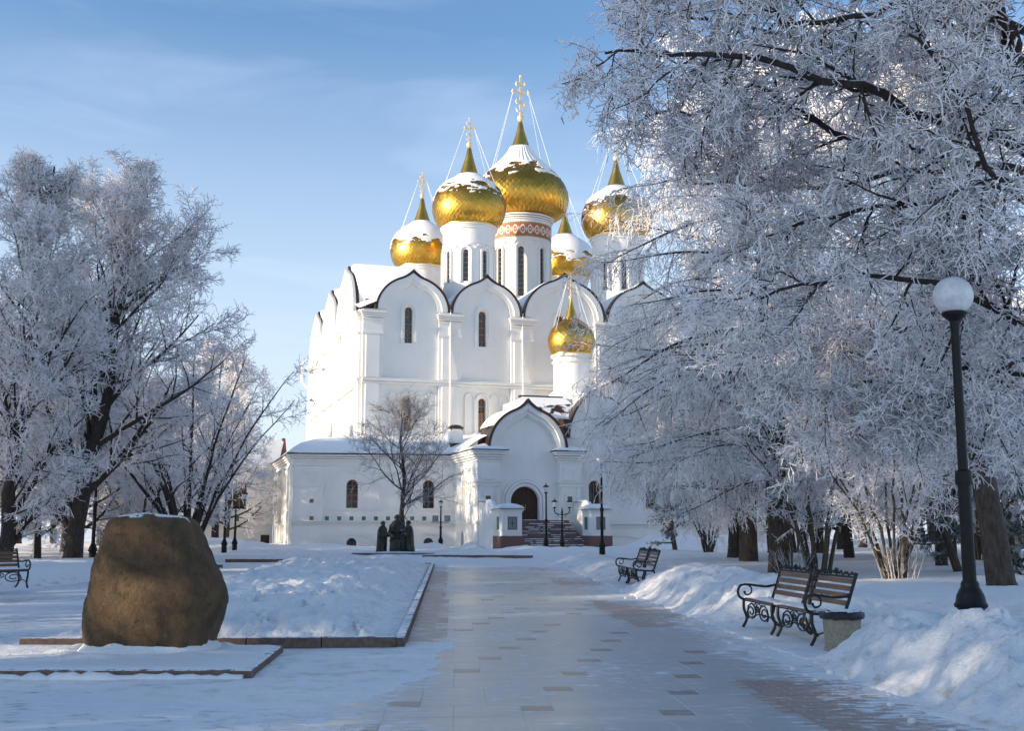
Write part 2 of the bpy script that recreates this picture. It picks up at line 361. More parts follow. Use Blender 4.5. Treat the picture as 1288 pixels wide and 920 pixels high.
M['slab'] = paving('grey_paving_stone_under_ice', (.33, .335, .32), (.38, .385, .37), .92)
M['accent'] = paving('dark_speckled_paving_stone', (.095, .07, .058), (.22, .17, .145), .22, -.01)
M['redpave'] = paving('red_clay_paver', (.27, .14, .105), (.37, .22, .17), .34, -.045)
M['joint'] = paving('frozen_joint_sand', (.24, .245, .235), (.29, .295, .285), .8)
def bark(name, c1, c2, thr=.72, fr=.5):
    t = NT(name); p = t.pos((1, 1, .3)); f = t.noise(p, 14, 6, .65); base = t.mix(t.ramp(f, [(.35, 0.), (.65, 1.)]), c1, c2)
    g = t.n('NewGeometry'); nn = t.nz()
    a = t.math('ADD', nn, t.math('MULTIPLY', t.math('SUBTRACT', t.noise(t.pos(), 4.5, 5, .7), .5), 1.3))
    k = t.ramp(a, [(thr-.1, 0.), (thr+.1, 1.)]); t.col(t.mix(k, base, (.93, .915, .91))); t.rough(.85); t.bump(t.math('ADD', f, k), .7, .03); return t.m
M['bark'] = bark('dark_bark_with_rime', (.020, .015, .012), (.055, .042, .033), .62)
M['bark_trunk'] = bark('dark_fissured_bark', (.022, .016, .012), (.075, .055, .042), 1.02)
M['bark_brown'] = bark('brown_fissured_bark', (.045, .03, .02), (.11, .078, .055), 1.02)
M['bark_yellow'] = bark('yellowish_shrub_bark', (.05, .038, .026), (.11, .085, .06), .70)
def frost(name, c1, c2, dark, thr):
    t = NT(name); p = t.pos(); base = t.mix(t.noise(p, 1.3, 4), c1, c2)
    a = t.math('ADD', t.math('MULTIPLY_ADD', t.nz(), .5, .5), t.math('MULTIPLY', t.math('SUBTRACT', t.noise(p, 6, 4, .7), .5), 1.6)); k = t.ramp(a, [(thr, 1.), (thr+.1, 0.)])
    t.col(t.mix(k, base, dark)); t.rough(.75); return t.m
M['frost'] = frost('hoar_frost_on_twigs', (.94, .90, .91), (.97, .935, .94), (.16, .13, .12), .02)
M['thin_rime'] = frost('thin_rime_on_bare_twigs', (.40, .38, .38), (.60, .58, .58), (.06, .05, .045), .22)
M['frost_pink'] = frost('hoar_frost_on_larch_twigs', (.93, .885, .875), (.96, .93, .92), (.30, .21, .18), .06)
M['needle'] = m_simple('frosted_pine_needles', (.035, .055, .04), (.10, .13, .12), .7, 0, 3, .1, snow=.45, sscale=5)

# ================================================================== THE GROUND
BED = [(-6.46, 15.05), (-1.53, 15.3), (-3.45, 48.9), (-9.9, 53.2), (-10.6, 50)]
BANKL = [(-13.3, 22), (-13.0, 28.8), (-12.3, 43), (-11.9, 46), (-12.7, 48.5), (-22, 48), (-90, 30), (-90, -20), (-13.5, -20)]
BACK = [(-90, 56), (-15, 55), (-10, 54.2), (-8.3, 62.2), (1.15, 60.7), (1.8, 52), (1.95, 47), (60, 30), (200, 30), (200, 500), (-200, 500), (-200, 56)]
THIN = [(-.95, 16), (-1.1, 13), (-1.35, 11.6), (-1.9, 10.4), (-3, 10.8), (-4.4, 11.5), (-9, 11.7), (-11, 13), (-9, 15.4)]
def edge_x(y): return 3.5-.0465*(y-13.7)
def height(x, y):
    x = np.asarray(x, float); y = np.asarray(y, float)
    n1 = fbm(x*1.1, y*1.1, 5); n2 = fbm(x*4.2, y*4.2, 4, 3); n3 = fbm(x*.18, y*.18, 3, 5)
    rid = 1-np.abs(2*fbm(x*2.3, y*2.3, 4, 8)-1)
    h = np.full(x.shape, -.25)
    # right-hand banks
    d = x-edge_x(y)+(n1-.5)*.3
    rec1 = sm(13.9, 14.7, y)*(1-sm(18.7, 19.8, y)); rec2 = sm(30.2, 31, y)*(1-sm(34.3, 35.4, y))
    amp = .60*(1-sm(13.2, 14.7, y))+.50*sm(18.9, 20.6, y)*(1-sm(28.6, 31, y))+.28*sm(34, 37, y)
    amp = np.maximum(amp, 0)
    pile = amp*(.72*sm(0, 1.15, d)+.28*sm(.7, 1.9, d))*(1-.80*sm(1.7, 3.4, d))
    field = .10*sm(0, 1, d)+.12*sm(2.5, 6, d)+(n3-.5)*.3*sm(5, 14, d)
    rec = np.maximum(rec1, rec2)*(1-sm(2.1, 3.0, d))
    hr = (pile*(1+.55*(n1-.5))+field+(rid-.62)*.34*sm(.12, .7, d)*np.minimum(amp*1.8, 1)*(1-sm(3, 6, d))+(n2-.5)*(.05+.14*sm(.1, .6, d)*(1-sm(2.5, 5, d)))+(1-np.abs(2*fbm(x*5.5, y*5.5, 3, 41)-1)-.6)*.10*sm(.1, .6, d)*(1-sm(2.2, 3.6, d))*np.minimum(amp*2, 1))*(1-rec)+rec*(.015+(n2-.5)*.02)
    hr = hr-.34*np.exp(-(((x-5.5)/.65)**2+((y-13.3)/1.5)**2))
    hr = np.where(d > 0, hr, -.25)
    hr = np.where(y < 60, hr, -.25)
    # planting bed
    s = sdf(BED, x, y)
    foot = np.abs(2*fbm(x*3.1, y*3.1, 2, 31)-1)
    hb = .075+.30*sm(.0, 1.6, s)*(1-.3*sm(30, 45, y))+(n1-.5)*.36*sm(.1, 1, s)+(rid-.6)*.30*sm(.1, .9, s)+(n2-.5)*.16*sm(0, .4, s)-.09*(1-sm(.05, .25, foot))*sm(.2, .8, s)
    hb = np.where(s > .0, hb, -.25)
    s2 = sdf(BANKL, x, y)+(n1-.5)*.3
    hl = np.where(s2 > 0, .32*sm(0, .9, s2)+.06*(n1-.5)+(n3-.5)*.3*sm(2, 8, s2)+(n2-.5)*.05, -.25)
    hl = hl+.30*sm(0, 1.2, s2)*np.exp(-((y-34)/12)**2)*np.exp(-((x+15)/3)**2)
    s3 = sdf(BACK, x, y)
    hk = np.where(s3 > 0, .05+.10*sm(0, 2, s3)-.12*sm(66,74,y)*np.exp(-((x-2.5)/7)**2)+(n1-.5)*.12+(n2-.5)*.05+(n3-.45)*.5*sm(2, 9, s3), -.25)
    for (mx_, my_, mh, mr) in ((-2.9, 78.9, .6, 1.2), (-13.0, 78, .42, 2.4), (-19, 76, .6, 3), (-22, 80, .6, 4), (9.6, 80.5, .7, 1.3), (12, 79, .8, 2.0), (-6, 81, .5, 2.2), (1.5, 70, .3, 3), (5, 66, .35, 3), (15, 82, .9, 3)):
        hk = hk+(s3 > 0)*mh*np.exp(-((x-mx_)**2+(y-my_)**2)/mr**2)*(1+.5*(n1-.5))
    # far snow-covered cross path and trodden film
    s4 = sdf([(-11, 49.5), (-3.6, 48.6), (-3.2, 46.5), (1.9, 48), (1.5, 61), (-8, 62.5), (-10, 54), (-12, 55)], x, y)
    hf = np.where(s4 > -.6, (n1-.53)*.05+.012*sm(-.5, 1.5, s4), -.25)
    s5 = sdf(THIN, x, y)
    hth = np.where(s5 > -.9, .010+.030*sm(-.3, .5, s5)*.5+(n2-.5)*.012+(n1-.5)*.025-.018*(1-sm(-.45, .25, s5)), -.25)
    # windrow by the boulder plinth
    hth = hth+.10*np.exp(-((x+6.0)**2/.5+(y-15.3)**2/.12))*(s5 > -.9)
    out = np.maximum.reduce([hr, hb, hl, hk, hf, hth])
    return out
def hgt(x, y): return float(height(np.array([x]), np.array([y]))[0])
def make_sheet(name, ys, nx, wfun, zfun, m, kind='structure', cx=lambda y: 0):
    V = []; 
    for y in ys:
        w = wfun(y); V.append(np.stack([cx(y)+np.linspace(-w, w, nx), np.full(nx, y)], 1))
    P = np.concatenate(V); z = zfun(P[:, 0], P[:, 1]); P = np.column_stack([P, z]); ny = len(ys)
    i = np.arange(ny-1)[:, None]*nx+np.arange(nx-1)[None]; i = i.ravel(); F = np.stack([i, i+1, i+nx+1, i+nx], 1)
    keep = (z[F] > -.2).any(1); F = F[keep]
    used = np.zeros(len(P), bool); used[F] = True; idx = np.cumsum(used)-1
    o = np_mesh(name, P[used], idx[F], m); tag(o, kind=kind); o.data.polygons.foreach_set('use_smooth', [True]*len(F)); return o
def np_mesh(name, P, F, m, parent=None, quads=True):
    me = bpy.data.meshes.new(name); k = F.shape[1]
    me.vertices.add(len(P)); me.vertices.foreach_set('co', np.asarray(P, np.float32).ravel())
    me.loops.add(F.size); me.loops.foreach_set('vertex_index', F.astype(np.int32).ravel())
    me.polygons.add(len(F)); me.polygons.foreach_set('loop_start', np.arange(0, F.size, k, dtype=np.int32)); me.polygons.foreach_set('loop_total', np.full(len(F), k, np.int32))
    me.update(calc_edges=True); me.materials.append(m)
    o = bpy.data.objects.new(name, me); C.objects.link(o)
    if parent: o.parent = parent
    return o
ys = list(8.0*np.exp(np.linspace(0, np.log(100/8.0), 330)))
ys = [float(v) for v in np.linspace(-3, 7.9, 24)]+ys+[110, 125, 145, 170, 210, 260, 330, 450]
make_sheet('snow_cover', ys, 400, lambda y: max(9, .52*abs(y)+5), height, M['ground_snow'])
g = MB().add([(-3000, -3000, -.30), (3000, -3000, -.30), (3000, 3000, -.30), (-3000, 3000, -.30)], [(0, 1, 2, 3)])
g.build('ground', M['snow'], recalc=False)['kind'] = 'structure'
far = MB()   # park lawn beyond the finely modelled snow
for (x0, x1, y0, y1) in ((-900, 900, 440, 2500), (-900, -45, -40, 440), (50, 900, -40, 440), (-45, -9, -40, -2), (9, 50, -40, -2)):
    pass
def wing(sign):
    y = [(-60), -3, 7, 20, 60, 100, 200, 330, 450]; v = []; f = []
    for q in y: w = max(9, .52*abs(q)+5)-.3; v += [(sign*w, q, .12), (sign*2500, q, .12)]
    for k in range(len(y)-1): f.append((2*k, 2*k+1, 2*k+3, 2*k+2))
    return v, f
for sg in (1, -1):
    MB().add(*wing(sg)).build('snow_field', M['snow'])['kind'] = 'structure'
MB().add([(-2500, 449, .1), (2500, 449, .1), (2500, 3000, .1), (-2500, 3000, .1)], [(0, 1, 2, 3)]).build('snow_field', M['snow'])['kind'] = 'structure'

# paving: sub-base sheet, then pinwheel of 0.6 m slabs with small dark accents, red clay borders
pav = MB().add([(-40, -10, -.003), (9, -10, -.003), (6, 64, -.003), (-40, 64, -.003)], [(0, 1, 2, 3)]).build('plaza_paving', M['joint'], recalc=False); tag(pav, kind='structure')
PA = R(2.9)
def pw(u, v):   # path frame -> world ; u across, v along
    return (u*cos(PA)-v*sin(PA)+.9, u*sin(PA)+v*cos(PA))
def red_zone(x, y):
    e = edge_x(y)
    if x > e-1.28 and (8.0 < y < 12.2 or 18.6 < y < 25.6 or 32 < y < 37 or 43 < y < 46.5): return True
    if y > 15.3 and x < -1.53-(y-15.3)*.0571+.62: return True
    return False
def shared_mesh(name, sx, sy, sz, m, bev=.006):
    b = MB(); x, y = sx/2, sy/2
    b.add([(-x, -y, -.02), (x, -y, -.02), (x, y, -.02), (-x, y, -.02), (-x, -y, sz-bev), (x, -y, sz-bev), (x, y, sz-bev), (-x, y, sz-bev),
           (-x+bev, -y+bev, sz), (x-bev, -y+bev, sz), (x-bev, y-bev, sz), (-x+bev, y-bev, sz)],
          [(0, 1, 5, 4), (1, 2, 6, 5), (2, 3, 7, 6), (3, 0, 4, 7), (4, 5, 9, 8), (5, 6, 10, 9), (6, 7, 11, 10), (7, 4, 8, 11), (8, 9, 10, 11)])
    o = b.build(name, m, recalc=False); me = o.data; bpy.data.objects.remove(o); return me, b
A_, B_ = 1.2, .3
slabs = []; accents = []
for i in range(-12, 14):
    for j in range(-2, 56):
        u0 = i*A_+j*B_; v0 = -i*B_+j*A_
        for du in (.3, .9):
            for dv in (.3, .9): slabs.append((u0+du, v0+dv))
        accents.append((u0+A_+B_/2, v0+A_-B_/2))   # hole of the pinwheel
def inpave(x, y): return 7.6 < y < 62 and x < edge_x(y)+.6 and x > -9 and (y > 15.1 or x > -30) and not (y > 15.5 and x < -1.5-(y-15.3)*.0571 and sdf(BED, np.array([x]), np.array([y]))[0] > .1) 
def place_set(name, mesh, mb, pts, m, cap, zj=.0015, keep=lambda x, y: True, rot=0, maxpts=99999):
    W_ = []
    for (u, v) in pts:
        x, y = pw(u, v)
        if inpave(x, y) and keep(x, y) and abs(x) < .50*y+1.2: W_.append((x, y))
    W_.sort(key=lambda p: p[1]+.0*abs(p[0])); W_ = W_[:maxpts]
    for (x, y) in W_[:cap]:
        o = bpy.data.objects.new(name, mesh); C.objects.link(o); o.parent = pav; o.location = (x, y, random.uniform(-zj, zj)); o.rotation_euler = (0, 0, PA+rot+random.uniform(-.004, .004))
    rest = MB(); c, s_ = cos(PA+rot), sin(PA+rot)
    for (x, y) in W_[cap:]:
        z = random.uniform(-zj, zj)
        rest.add([(x+a*c-b*s_, y+a*s_+b*c, q+z) for a, b, q in mb.v], mb.f)
    if W_[cap:]: tag(rest.build(name, m, pav, recalc=False), kind='stuff')
me, mb = shared_mesh('slab', .5965, .5965, 0, M['slab'], .003); place_set('paving_slab', me, mb, slabs, M['slab'], 299, .0006, keep=lambda x, y: not red_zone(x, y))
me, mb = shared_mesh('accent', .288, .288, .001, M['accent'], .004); rs_ = random.Random(5); dark_a = [a for a in accents if rs_.random() < .72]; dset = set(dark_a)
place_set('accent_stone', me, mb, dark_a, M['accent'], 299, keep=lambda x, y: not red_zone(x, y) and y < 45)
me, mb = shared_mesh('small_slab', .296, .296, 0, M['slab'], .003); place_set('small_slab', me, mb, [a for a in accents if a not in dset], M['slab'], 90, .0006, keep=lambda x, y: not red_zone(x, y) and y < 45)
bricks = [(-4.4+a*.105+(.0), b*.21+(a % 2)*.105) for a in range(100) for b in range(30, 300)]
bricks = [(-5+i*.205+(j % 2)*.1, 7+j*.105) for i in range(50) for j in range(380)]
me, mb = shared_mesh('brick', .198, .098, 0, M['redpave'], .004)
place_set('clay_paver', me, mb, bricks, M['redpave'], 299, .002, keep=lambda x, y: red_zone(x, y), maxpts=9000)

# granite kerbs round the bed and across the far path
kerbs = MB().box(-6.3, -1.7, 15.12, 15.2, -.1, .03).build('bed_kerb', M['kerb']); tag(kerbs, kind='structure')
def kerb_run(a, b, w=.13, h=.115, par=kerbs, n=None):
    a = Vector((*a, 0)); b = Vector((*b, 0)); d = b-a; Ln = d.length; n = n or max(1, round(Ln/1.0)); rz = atan2(d.y, d.x); l = Ln/n
    mb_ = MB().box(-l/2+.006, l/2-.006, -w/2, w/2, -.1, h); o = mb_.build('kerb_stone', M['kerb'], par, bevel=.012)
    for k in range(n):
        q = o if k == 0 else o.copy()
        if k: C.objects.link(q)
        p = a+d*((k+.5)/n); q.location = (p.x, p.y, random.uniform(-.006, .006)); q.rotation_euler = (random.uniform(-.01, .01), 0, rz+random.uniform(-.004, .004))
kerb_run((-6.46, 15.0), (-1.55, 15.25), .14, .17); kerb_run((-1.5, 15.25), (-3.42, 49.0), .13, .15); kerb_run((-3.4, 49.1), (-5.2, 49.4))
far_kerb = MB().box(-4.8, 1.0, 61.4, 61.5, -.1, .02).build('far_kerb', M['kerb']); tag(far_kerb, kind='structure')
kerb_run((-4.9, 62.0), (1.12, 60.6), .2, .16, far_kerb); kerb_run((-13.6, 53.6), (-9.9, 54.0), .2, .15, far_kerb); kerb_run((-13.2, 45.2), (-11.9, 46.4), .16, .13, far_kerb)

# ================================================================== THE CATHEDRAL
CH = empty('white_cathedral', (-12.84, 94, 0), R(17), 'huge white stone cathedral with golden onion domes and arched gables under snow', 'cathedral')
PL = M['plaster']
def part(mb, name, m, parent=CH, **k): return mb.build(name, m, parent, **k)
WID, DEP = 38.5, 36.2
fb = [(1.0, 7.67), (7.67, 14.3), (14.3, 22.3), (22.3, 29.8), (29.8, 37.5)]; sb = [(2.4, 13.5), (13.5, 24.6), (24.6, 35.2)]
fpil = [(0, 1.75), (6.68, 8.66), (13.25, 15.35), (21.3, 23.3), (28.8, 30.8), (36.7, 38.5)]; spil = [(0, 1.7), (12.6, 14.5), (23.7, 25.6), (34.4, 36.2)]
ZS = 20.35
def tip_of(w): return .42+.03*w
def skyline(bays, W_, hs):
    pts = [(0, -.3), (0, 20.3)]
    for a, b in bays:
        w = (b-a)/2-.12; pts += ogee((a+b)/2, w, ZS, hs, tip_of(w))
    pts += [(W_, 20.3), (W_, -.3)]; return pts
def facade(bays, pils, W_, hs, T, name, win_w, offs, thick=.7):
    holes = []; wins = []
    for a, b in bays:
        c = (a+b)/2+offs
        wins += [(c, win_w, 17.5, 20.7-win_w), (c, win_w, 9.85, 12.9-win_w)]
    for c, w, z0, zs in wins: holes.append(arch(c, w, z0, zs)[::-1])
    mb = MB(T); mb.plate(skyline(bays, W_, hs), holes, 0, thick); part(mb, name, PL)
    rm = MB(T); mold = MB(T); pl_ = MB(T)
    for a, b in bays:
        c = (a+b)/2; w = (b-a)/2-.12
        o = ogee(c, w+.06, ZS, hs, tip_of(w)+.1); i = ogee(c, w-.07, ZS, hs, tip_of(w)-.02)
        rim = MB(T).band(o, i, -.52 if name == 'front_wall' else -.16, .1); part(rim, 'gable_edging', M['rim'])
        o2 = ogee(c, w-.13, ZS, hs, tip_of(w)-.06); i2 = ogee(c, w-.62, ZS, hs, tip_of(w)-.1)
        part(MB(T).band(o2, i2, -.42, -.003), 'archivolt', PL)
        o3 = ogee(c, w-.623, ZS, hs, tip_of(w)-.1); i3 = ogee(c, w-.98, ZS, hs, tip_of(w)-.15)
        part(MB(T).band(o3, i3, -.24, -.003), 'archivolt', PL)
    for k, (a, b) in enumerate(pils):
        q = MB(T); q.box(a, b, -.30, -.002, -.3, 13.8).box(a, b, -.26, -.002, 14.35, ZS-.02)
        q.box(a+.28, b-.28, -.42, -.302, -.3, 13.8).box(a+.28, b-.28, -.38, -.262, 14.35, 18.1)
        if b-a > 1.9: q.box((a+b)/2-.12, (a+b)/2+.12, -.305, -.263, 14.4, 20)
        part(q, 'pilaster', PL, bevel=.03)
        q = MB(T)
        for z, e, h in ((18.1, .12, .22), (19.35, .10, .14), (19.6, .18, .16), (19.78, .26, .14), (19.94, .34, .18)): q.box(a-e*.6, b+e*.6, -.30-e, -.26, z, z+h)
        part(q, 'capital', PL, bevel=.02)
    q = MB(T).box(0, W_, -.34, -.001, 13.82, 14.05).box(0, W_, -.46, -.001, 14.07, 14.22).box(0, W_, -.38, -.001, 14.24, 14.33)
    part(q, 'string_course', PL, bevel=.02)
    for c, w, z0, zs in wins:
        o = archline(c, w+.36, z0-.08, zs); i = archline(c, w+.2, z0-.08, zs); part(MB(T).band(o, i, -.16, -.002), 'window_surround', PL)
        wn = MB(T).plate(arch(c, w, z0, zs), [], .42, .46); wp = part(wn, 'window', M['glass'])
        bars = MB(T)
        for z in np.arange(z0+.45, zs+w*.6, .62): bars.box(c-w, c+w, .36, .415, z, z+.07)
        bars.box(c-.025, c+.025, .37, .416, z0, zs+w*.9); bars.band(archline(c, w, z0, zs), archline(c, w-.05, z0, zs), .365, .418)
        bars.build('window_bars', M['muntin'], wp)
    for a, b in bays:      # blind arcading either side of the lower windows
        c0 = (a+b)/2+offs
        for dx in (-2.05, -1.15, 1.15, 2.05) if b-a < 9 else (-3.3, -2.2, -1.15, 1.15, 2.2, 3.3):
            c = c0+dx
            if c-.5 < a+.75 or c+.5 > b-.75: continue
            part(MB(T).band(archline(c, .46, 9.6, 12.85), archline(c, .36, 9.6, 12.85), -.13, -.002), 'blind_arch', PL)
facade(fb, fpil, WID, .93, lambda x, y, z: (x, y, z), 'front_wall', .34, -.3)
facade(sb, spil, DEP, .88, lambda x, y, z: (y, x, z), 'side_wall', .34, -.3)
# remaining walls (rear and right) plain, closing the block
part(MB().box(.7, WID, DEP-.7, DEP, -.3, 22).box(WID-.7, WID, .7, DEP-.7, -.3, 22), 'rear_wall', PL)
part(MB().box(4, WID-4, 4, DEP-4, 21.0, 21.6), 'flat_roof', M['roofdark'])
# barrel roofs behind the gables with snow lying on them
def barrel(a, b, hs, T, length, snow_up=.12):
    w = (b-a)/2-.12; c = (a+b)/2
    line = ogee(c, w-.02, ZS, hs, tip_of(w)-.02); v = []; f = []; n = len(line)
    for k, y in enumerate((.1, length)): v += [(x, y, z) for x, z in line]
    for i in range(n-1): f.append((i, i+1, n+i+1, n+i))
    r = MB(T).add(v, f); o = part(r, 'gable_roof', M['rim'])
    i0, i1 = int(n*.12), int(n*.88); v = []; f = []
    for k, y in enumerate((.02, .14, .5, length)):
        up = (0, snow_up*.8, snow_up*1.6, snow_up*1.8)[k]
        for i in range(i0, i1+1):
            x, z = line[i]; e = abs(sin(pi*(i-i0)/(i1-i0))); v.append((x, y, z+.05+up*(e**.4)+.05*vn(x*2, y*2+k)))
    m = i1-i0+1
    for k in range(3):
        for i in range(m-1): f.append((k*m+i, k*m+i+1, (k+1)*m+i+1, (k+1)*m+i))
    part(MB(T).add(v, f), 'roof_snow', M['snow_roof'], smooth=True)
for a, b in fb: barrel(a, b, .93, lambda x, y, z: (x, y, z), 6.5, .06)
for a, b in sb: barrel(a, b, .88, lambda x, y, z: (y, x, z), 6.5, .24)
# corner shoulder of roof between side and front gables
part(MB().add([(-.35, -.4, 20.3), (1.35, -.4, 21.1), (1.6, 5, 22.6), (-.35, 3.4, 21.4), (3.5, 6, 23.3)], [(0, 1, 2, 3), (2, 3, 4)]), 'roof_snow', M['snow_roof'])
part(MB().tube([(-.42, -.48, 20.22), (.5, -.5, 20.45), (1.2, -.5, 20.95)], .07, 6), 'roof_edge', M['rim'])
part(MB().tube([(7.67, -.46, 20.6), (7.67, -.40, 19.6), (7.67, -.5, 14), (7.67, -.47, 9.7)], .055, 6), 'drainpipe', PL)
part(MB().tube([(14.3, -.46, 20.6), (14.3, -.40, 19.6), (14.3, -.5, 14), (14.3, -.47, 9.7)], .055, 6), 'drainpipe', PL)
part(MB().tube([(-.5, 36.0, 21), (-1.1, 36.2, 20.6), (-1.1, 36.2, 18.5), (-.5, 36.2, 17.8)], .12, 6), 'drainpipe', PL)

def onion(name, cx, cy, zb, rd, rdome, zt, zcone, zball, ztop, snow_to, seed, nshing=46, rows=26, ribs=False, wide=True):
    """zb bottom of dome (drum top), rd drum radius, rdome widest radius; zt=height where the cone begins"""
    H_ = zt-zb
    def prof(t):   # t 0..1 bottom -> neck
        # onion profile control points (fraction of height, fraction of radius)
        P_ = [(0, rd*1.03/rdome), (.06, .87), (.16, .965), (.28, 1.0), (.40, .965), (.52, .86), (.63, .70), (.73, .53), (.82, .385), (.91, .27), (1, .195)]
        if wide: P_ = [(0, rd*1.03/rdome), (.08, .87), (.2, .96), (.36, 1.0), (.5, .975), (.62, .905), (.72, .81), (.80, .69), (.87, .545), (.93, .40), (1, .27)]
        for k in range(len(P_)-1):
            if t <= P_[k+1][0]+1e-9:
                a, b = P_[k], P_[k+1]; s = (t-a[0])/(b[0]-a[0])
                p0 = P_[max(k-1, 0)]; p3 = P_[min(k+2, len(P_)-1)]
                m0 = (b[1]-p0[1])/(b[0]-p0[0])*(b[0]-a[0]); m1 = (p3[1]-a[1])/(p3[0]-a[0])*(b[0]-a[0])
                r = (2*s**3-3*s*s+1)*a[1]+(s**3-2*s*s+s)*m0+(-2*s**3+3*s*s)*b[1]+(s**3-s*s)*m1
                return r*rdome, zb+t*H_
        return P_[-1][1]*rdome, zb+H_
    rs = random.Random(seed)
    core = MB().lathe([prof(i/24) for i in range(25)], 40, cx, cy, cap=False); core.v = [(cx+(x-cx)*.975, cy+(y-cy)*.975, z) for x, y, z in core.v]
    dome = part(core, 'dome', M['gold_cone'], smooth=True)
    sh = MB()
    for i in range(rows):
        for j in range(nshing):
            t0, t1, t2 = i/rows, (i+1)/rows, min((i+2)/rows, 1)
            off = .5*(i % 2); da = 2*pi/nshing
            aC = (j+off)*da; jit = rs.uniform(-.007, .007); jl = rs.uniform(-.006, .006)*rdome
            def P(t, a, e):
                r, z = prof(t); r += e; return (cx+r*cos(a), cy+r*sin(a), z)
            ex = .012*rdome
            sh.add([P(t0, aC, ex+jl), P(t1, aC+da*.5, ex*.6+jit), P(t2, aC, 0), P(t1, aC-da*.5, ex*.6-jit)], [(0, 1, 2, 3)])
    sh.build('gilt_shingles', M['gold'], dome, recalc=False)['kind'] = 'stuff'
    # snow cap with a ragged lower rim
    nA, nT = 170, 60; v = []; f = []
    for i in range(nT+1):
        t = snow_to-.16+(1-snow_to+.16)*i/nT
        for j in range(nA):
            a = 2*pi*j/nA; r, z = prof(min(t, 1)); th = .03+.05*(rdome/4)*min(1, max(0, (t-snow_to)/.12)); 
            rib = .05*rdome/4*cos(a*38)*(1 if ribs and t > .70 else 0)
            v.append((cx+(r+th+rib)*cos(a), cy+(r+th+rib)*sin(a), z+.02))
    for i in range(nT):
        t = snow_to-.16+(1-snow_to+.16)*(i+.5)/nT
        for j in range(nA):
            a = 2*pi*j/nA; n_ = float(fbm(np.array([a*3.2+seed*3.1]), np.array([t*17.0]), 5, seed)[0])
            sunny = .10*(.5+.5*cos(a-4.2))    # melt on the sun-warmed side
            if t > snow_to+.02+sunny*.4+(n_-.5)*.75*max(.25, 1-1.4*max(0, t-snow_to)) and t < (.985 if wide or True else 1): f.append((i*nA+j, i*nA+(j+1) % nA, (i+1)*nA+(j+1) % nA, (i+1)*nA+j))
    sc_ = MB().add(v, f); s_o = sc_.build('snow_cap', M['snow_roof'], dome, smooth=True, recalc=False); so_ = s_o.modifiers.new('thick', 'SOLIDIFY'); so_.thickness = .03; so_.offset = 1
    # cone, ball, cross
    rn = (.275 if wide else .2)*rdome
    c_ = MB().lathe([(rn*1.03, zt-.1), (rn*.72, zt+(zcone-zt)*.28), (rn*.42, zt+(zcone-zt)*.6), (rn*.2, zcone-.15), (.1, zcone)], 24, cx, cy); c_.build('cone', M['gold_cone'], dome, smooth=50)
    cr = MB(); rb = .24*rdome/4+.08; cr.ball((cx, cy, zcone+rb*.8), rb, 14, 10); z0 = zcone+rb*1.5; Hc = ztop-z0; k = Hc
    cr.box(cx-.026*k, cx+.026*k, cy-.06, cy+.06, z0, ztop)
    def bar(z, hw, tilt=0, e=.022):
        for sx in (-1, 1):
            cr.add([(cx, cy-.05, z-e*k), (cx+sx*hw, cy-.05, z-e*k+tilt*sx), (cx+sx*hw, cy-.05, z+e*k+tilt*sx), (cx, cy-.05, z+e*k), (cx, cy+.05, z-e*k), (cx+sx*hw, cy+.05, z-e*k+tilt*sx), (cx+sx*hw, cy+.05, z+e*k+tilt*sx), (cx, cy+.05, z+e*k)], [(0, 1, 2, 3), (4, 5, 6, 7), (0, 1, 5, 4), (1, 2, 6, 5), (2, 3, 7, 6), (3, 0, 4, 7)])
            cr.ball((cx+sx*hw, cy, z+tilt*sx), .034*k, 8, 6); cr.ball((cx+sx*hw*.94, cy, z+tilt*sx+.045*k), .02*k, 8, 6); cr.ball((cx+sx*hw*.94, cy, z+tilt*sx-.045*k), .02*k, 8, 6)
    bar(z0+.60*k, .20*k); bar(z0+.80*k, .105*k, 0, .014); bar(z0+.32*k, .10*k, -.035*k, .014)
    cr.ball((cx, cy, ztop), .035*k, 8, 6)
    cr.tube([(cx-.13*k, cy, z0+.20*k), (cx-.08*k, cy, z0+.11*k), (cx, cy, z0+.08*k), (cx+.08*k, cy, z0+.11*k), (cx+.13*k, cy, z0+.20*k)], [.006*k, .02*k, .026*k, .02*k, .006*k], 6)
    for sx in (-1, 1):
        for sz in (-1, 1): cr.tube([(cx, cy, z0+.60*k), (cx+sx*.085*k, cy, z0+.60*k+sz*.085*k)], .008*k, 5)
    cr.build('cross', M['cross'], dome)
    st = MB()
    for a in (.5, 2.4, 3.6, 5.4):
        r, z = prof(.60); p1 = (cx+r*1.02*cos(a), cy+r*1.02*sin(a), z); sx = 1 if cos(a) > 0 else -1
        st.tube([(cx+sx*.19*k, cy, z0+.60*k), p1], .019, 5)
    st.build('stay_cable', M['snow_roof'], dome)
    return dome
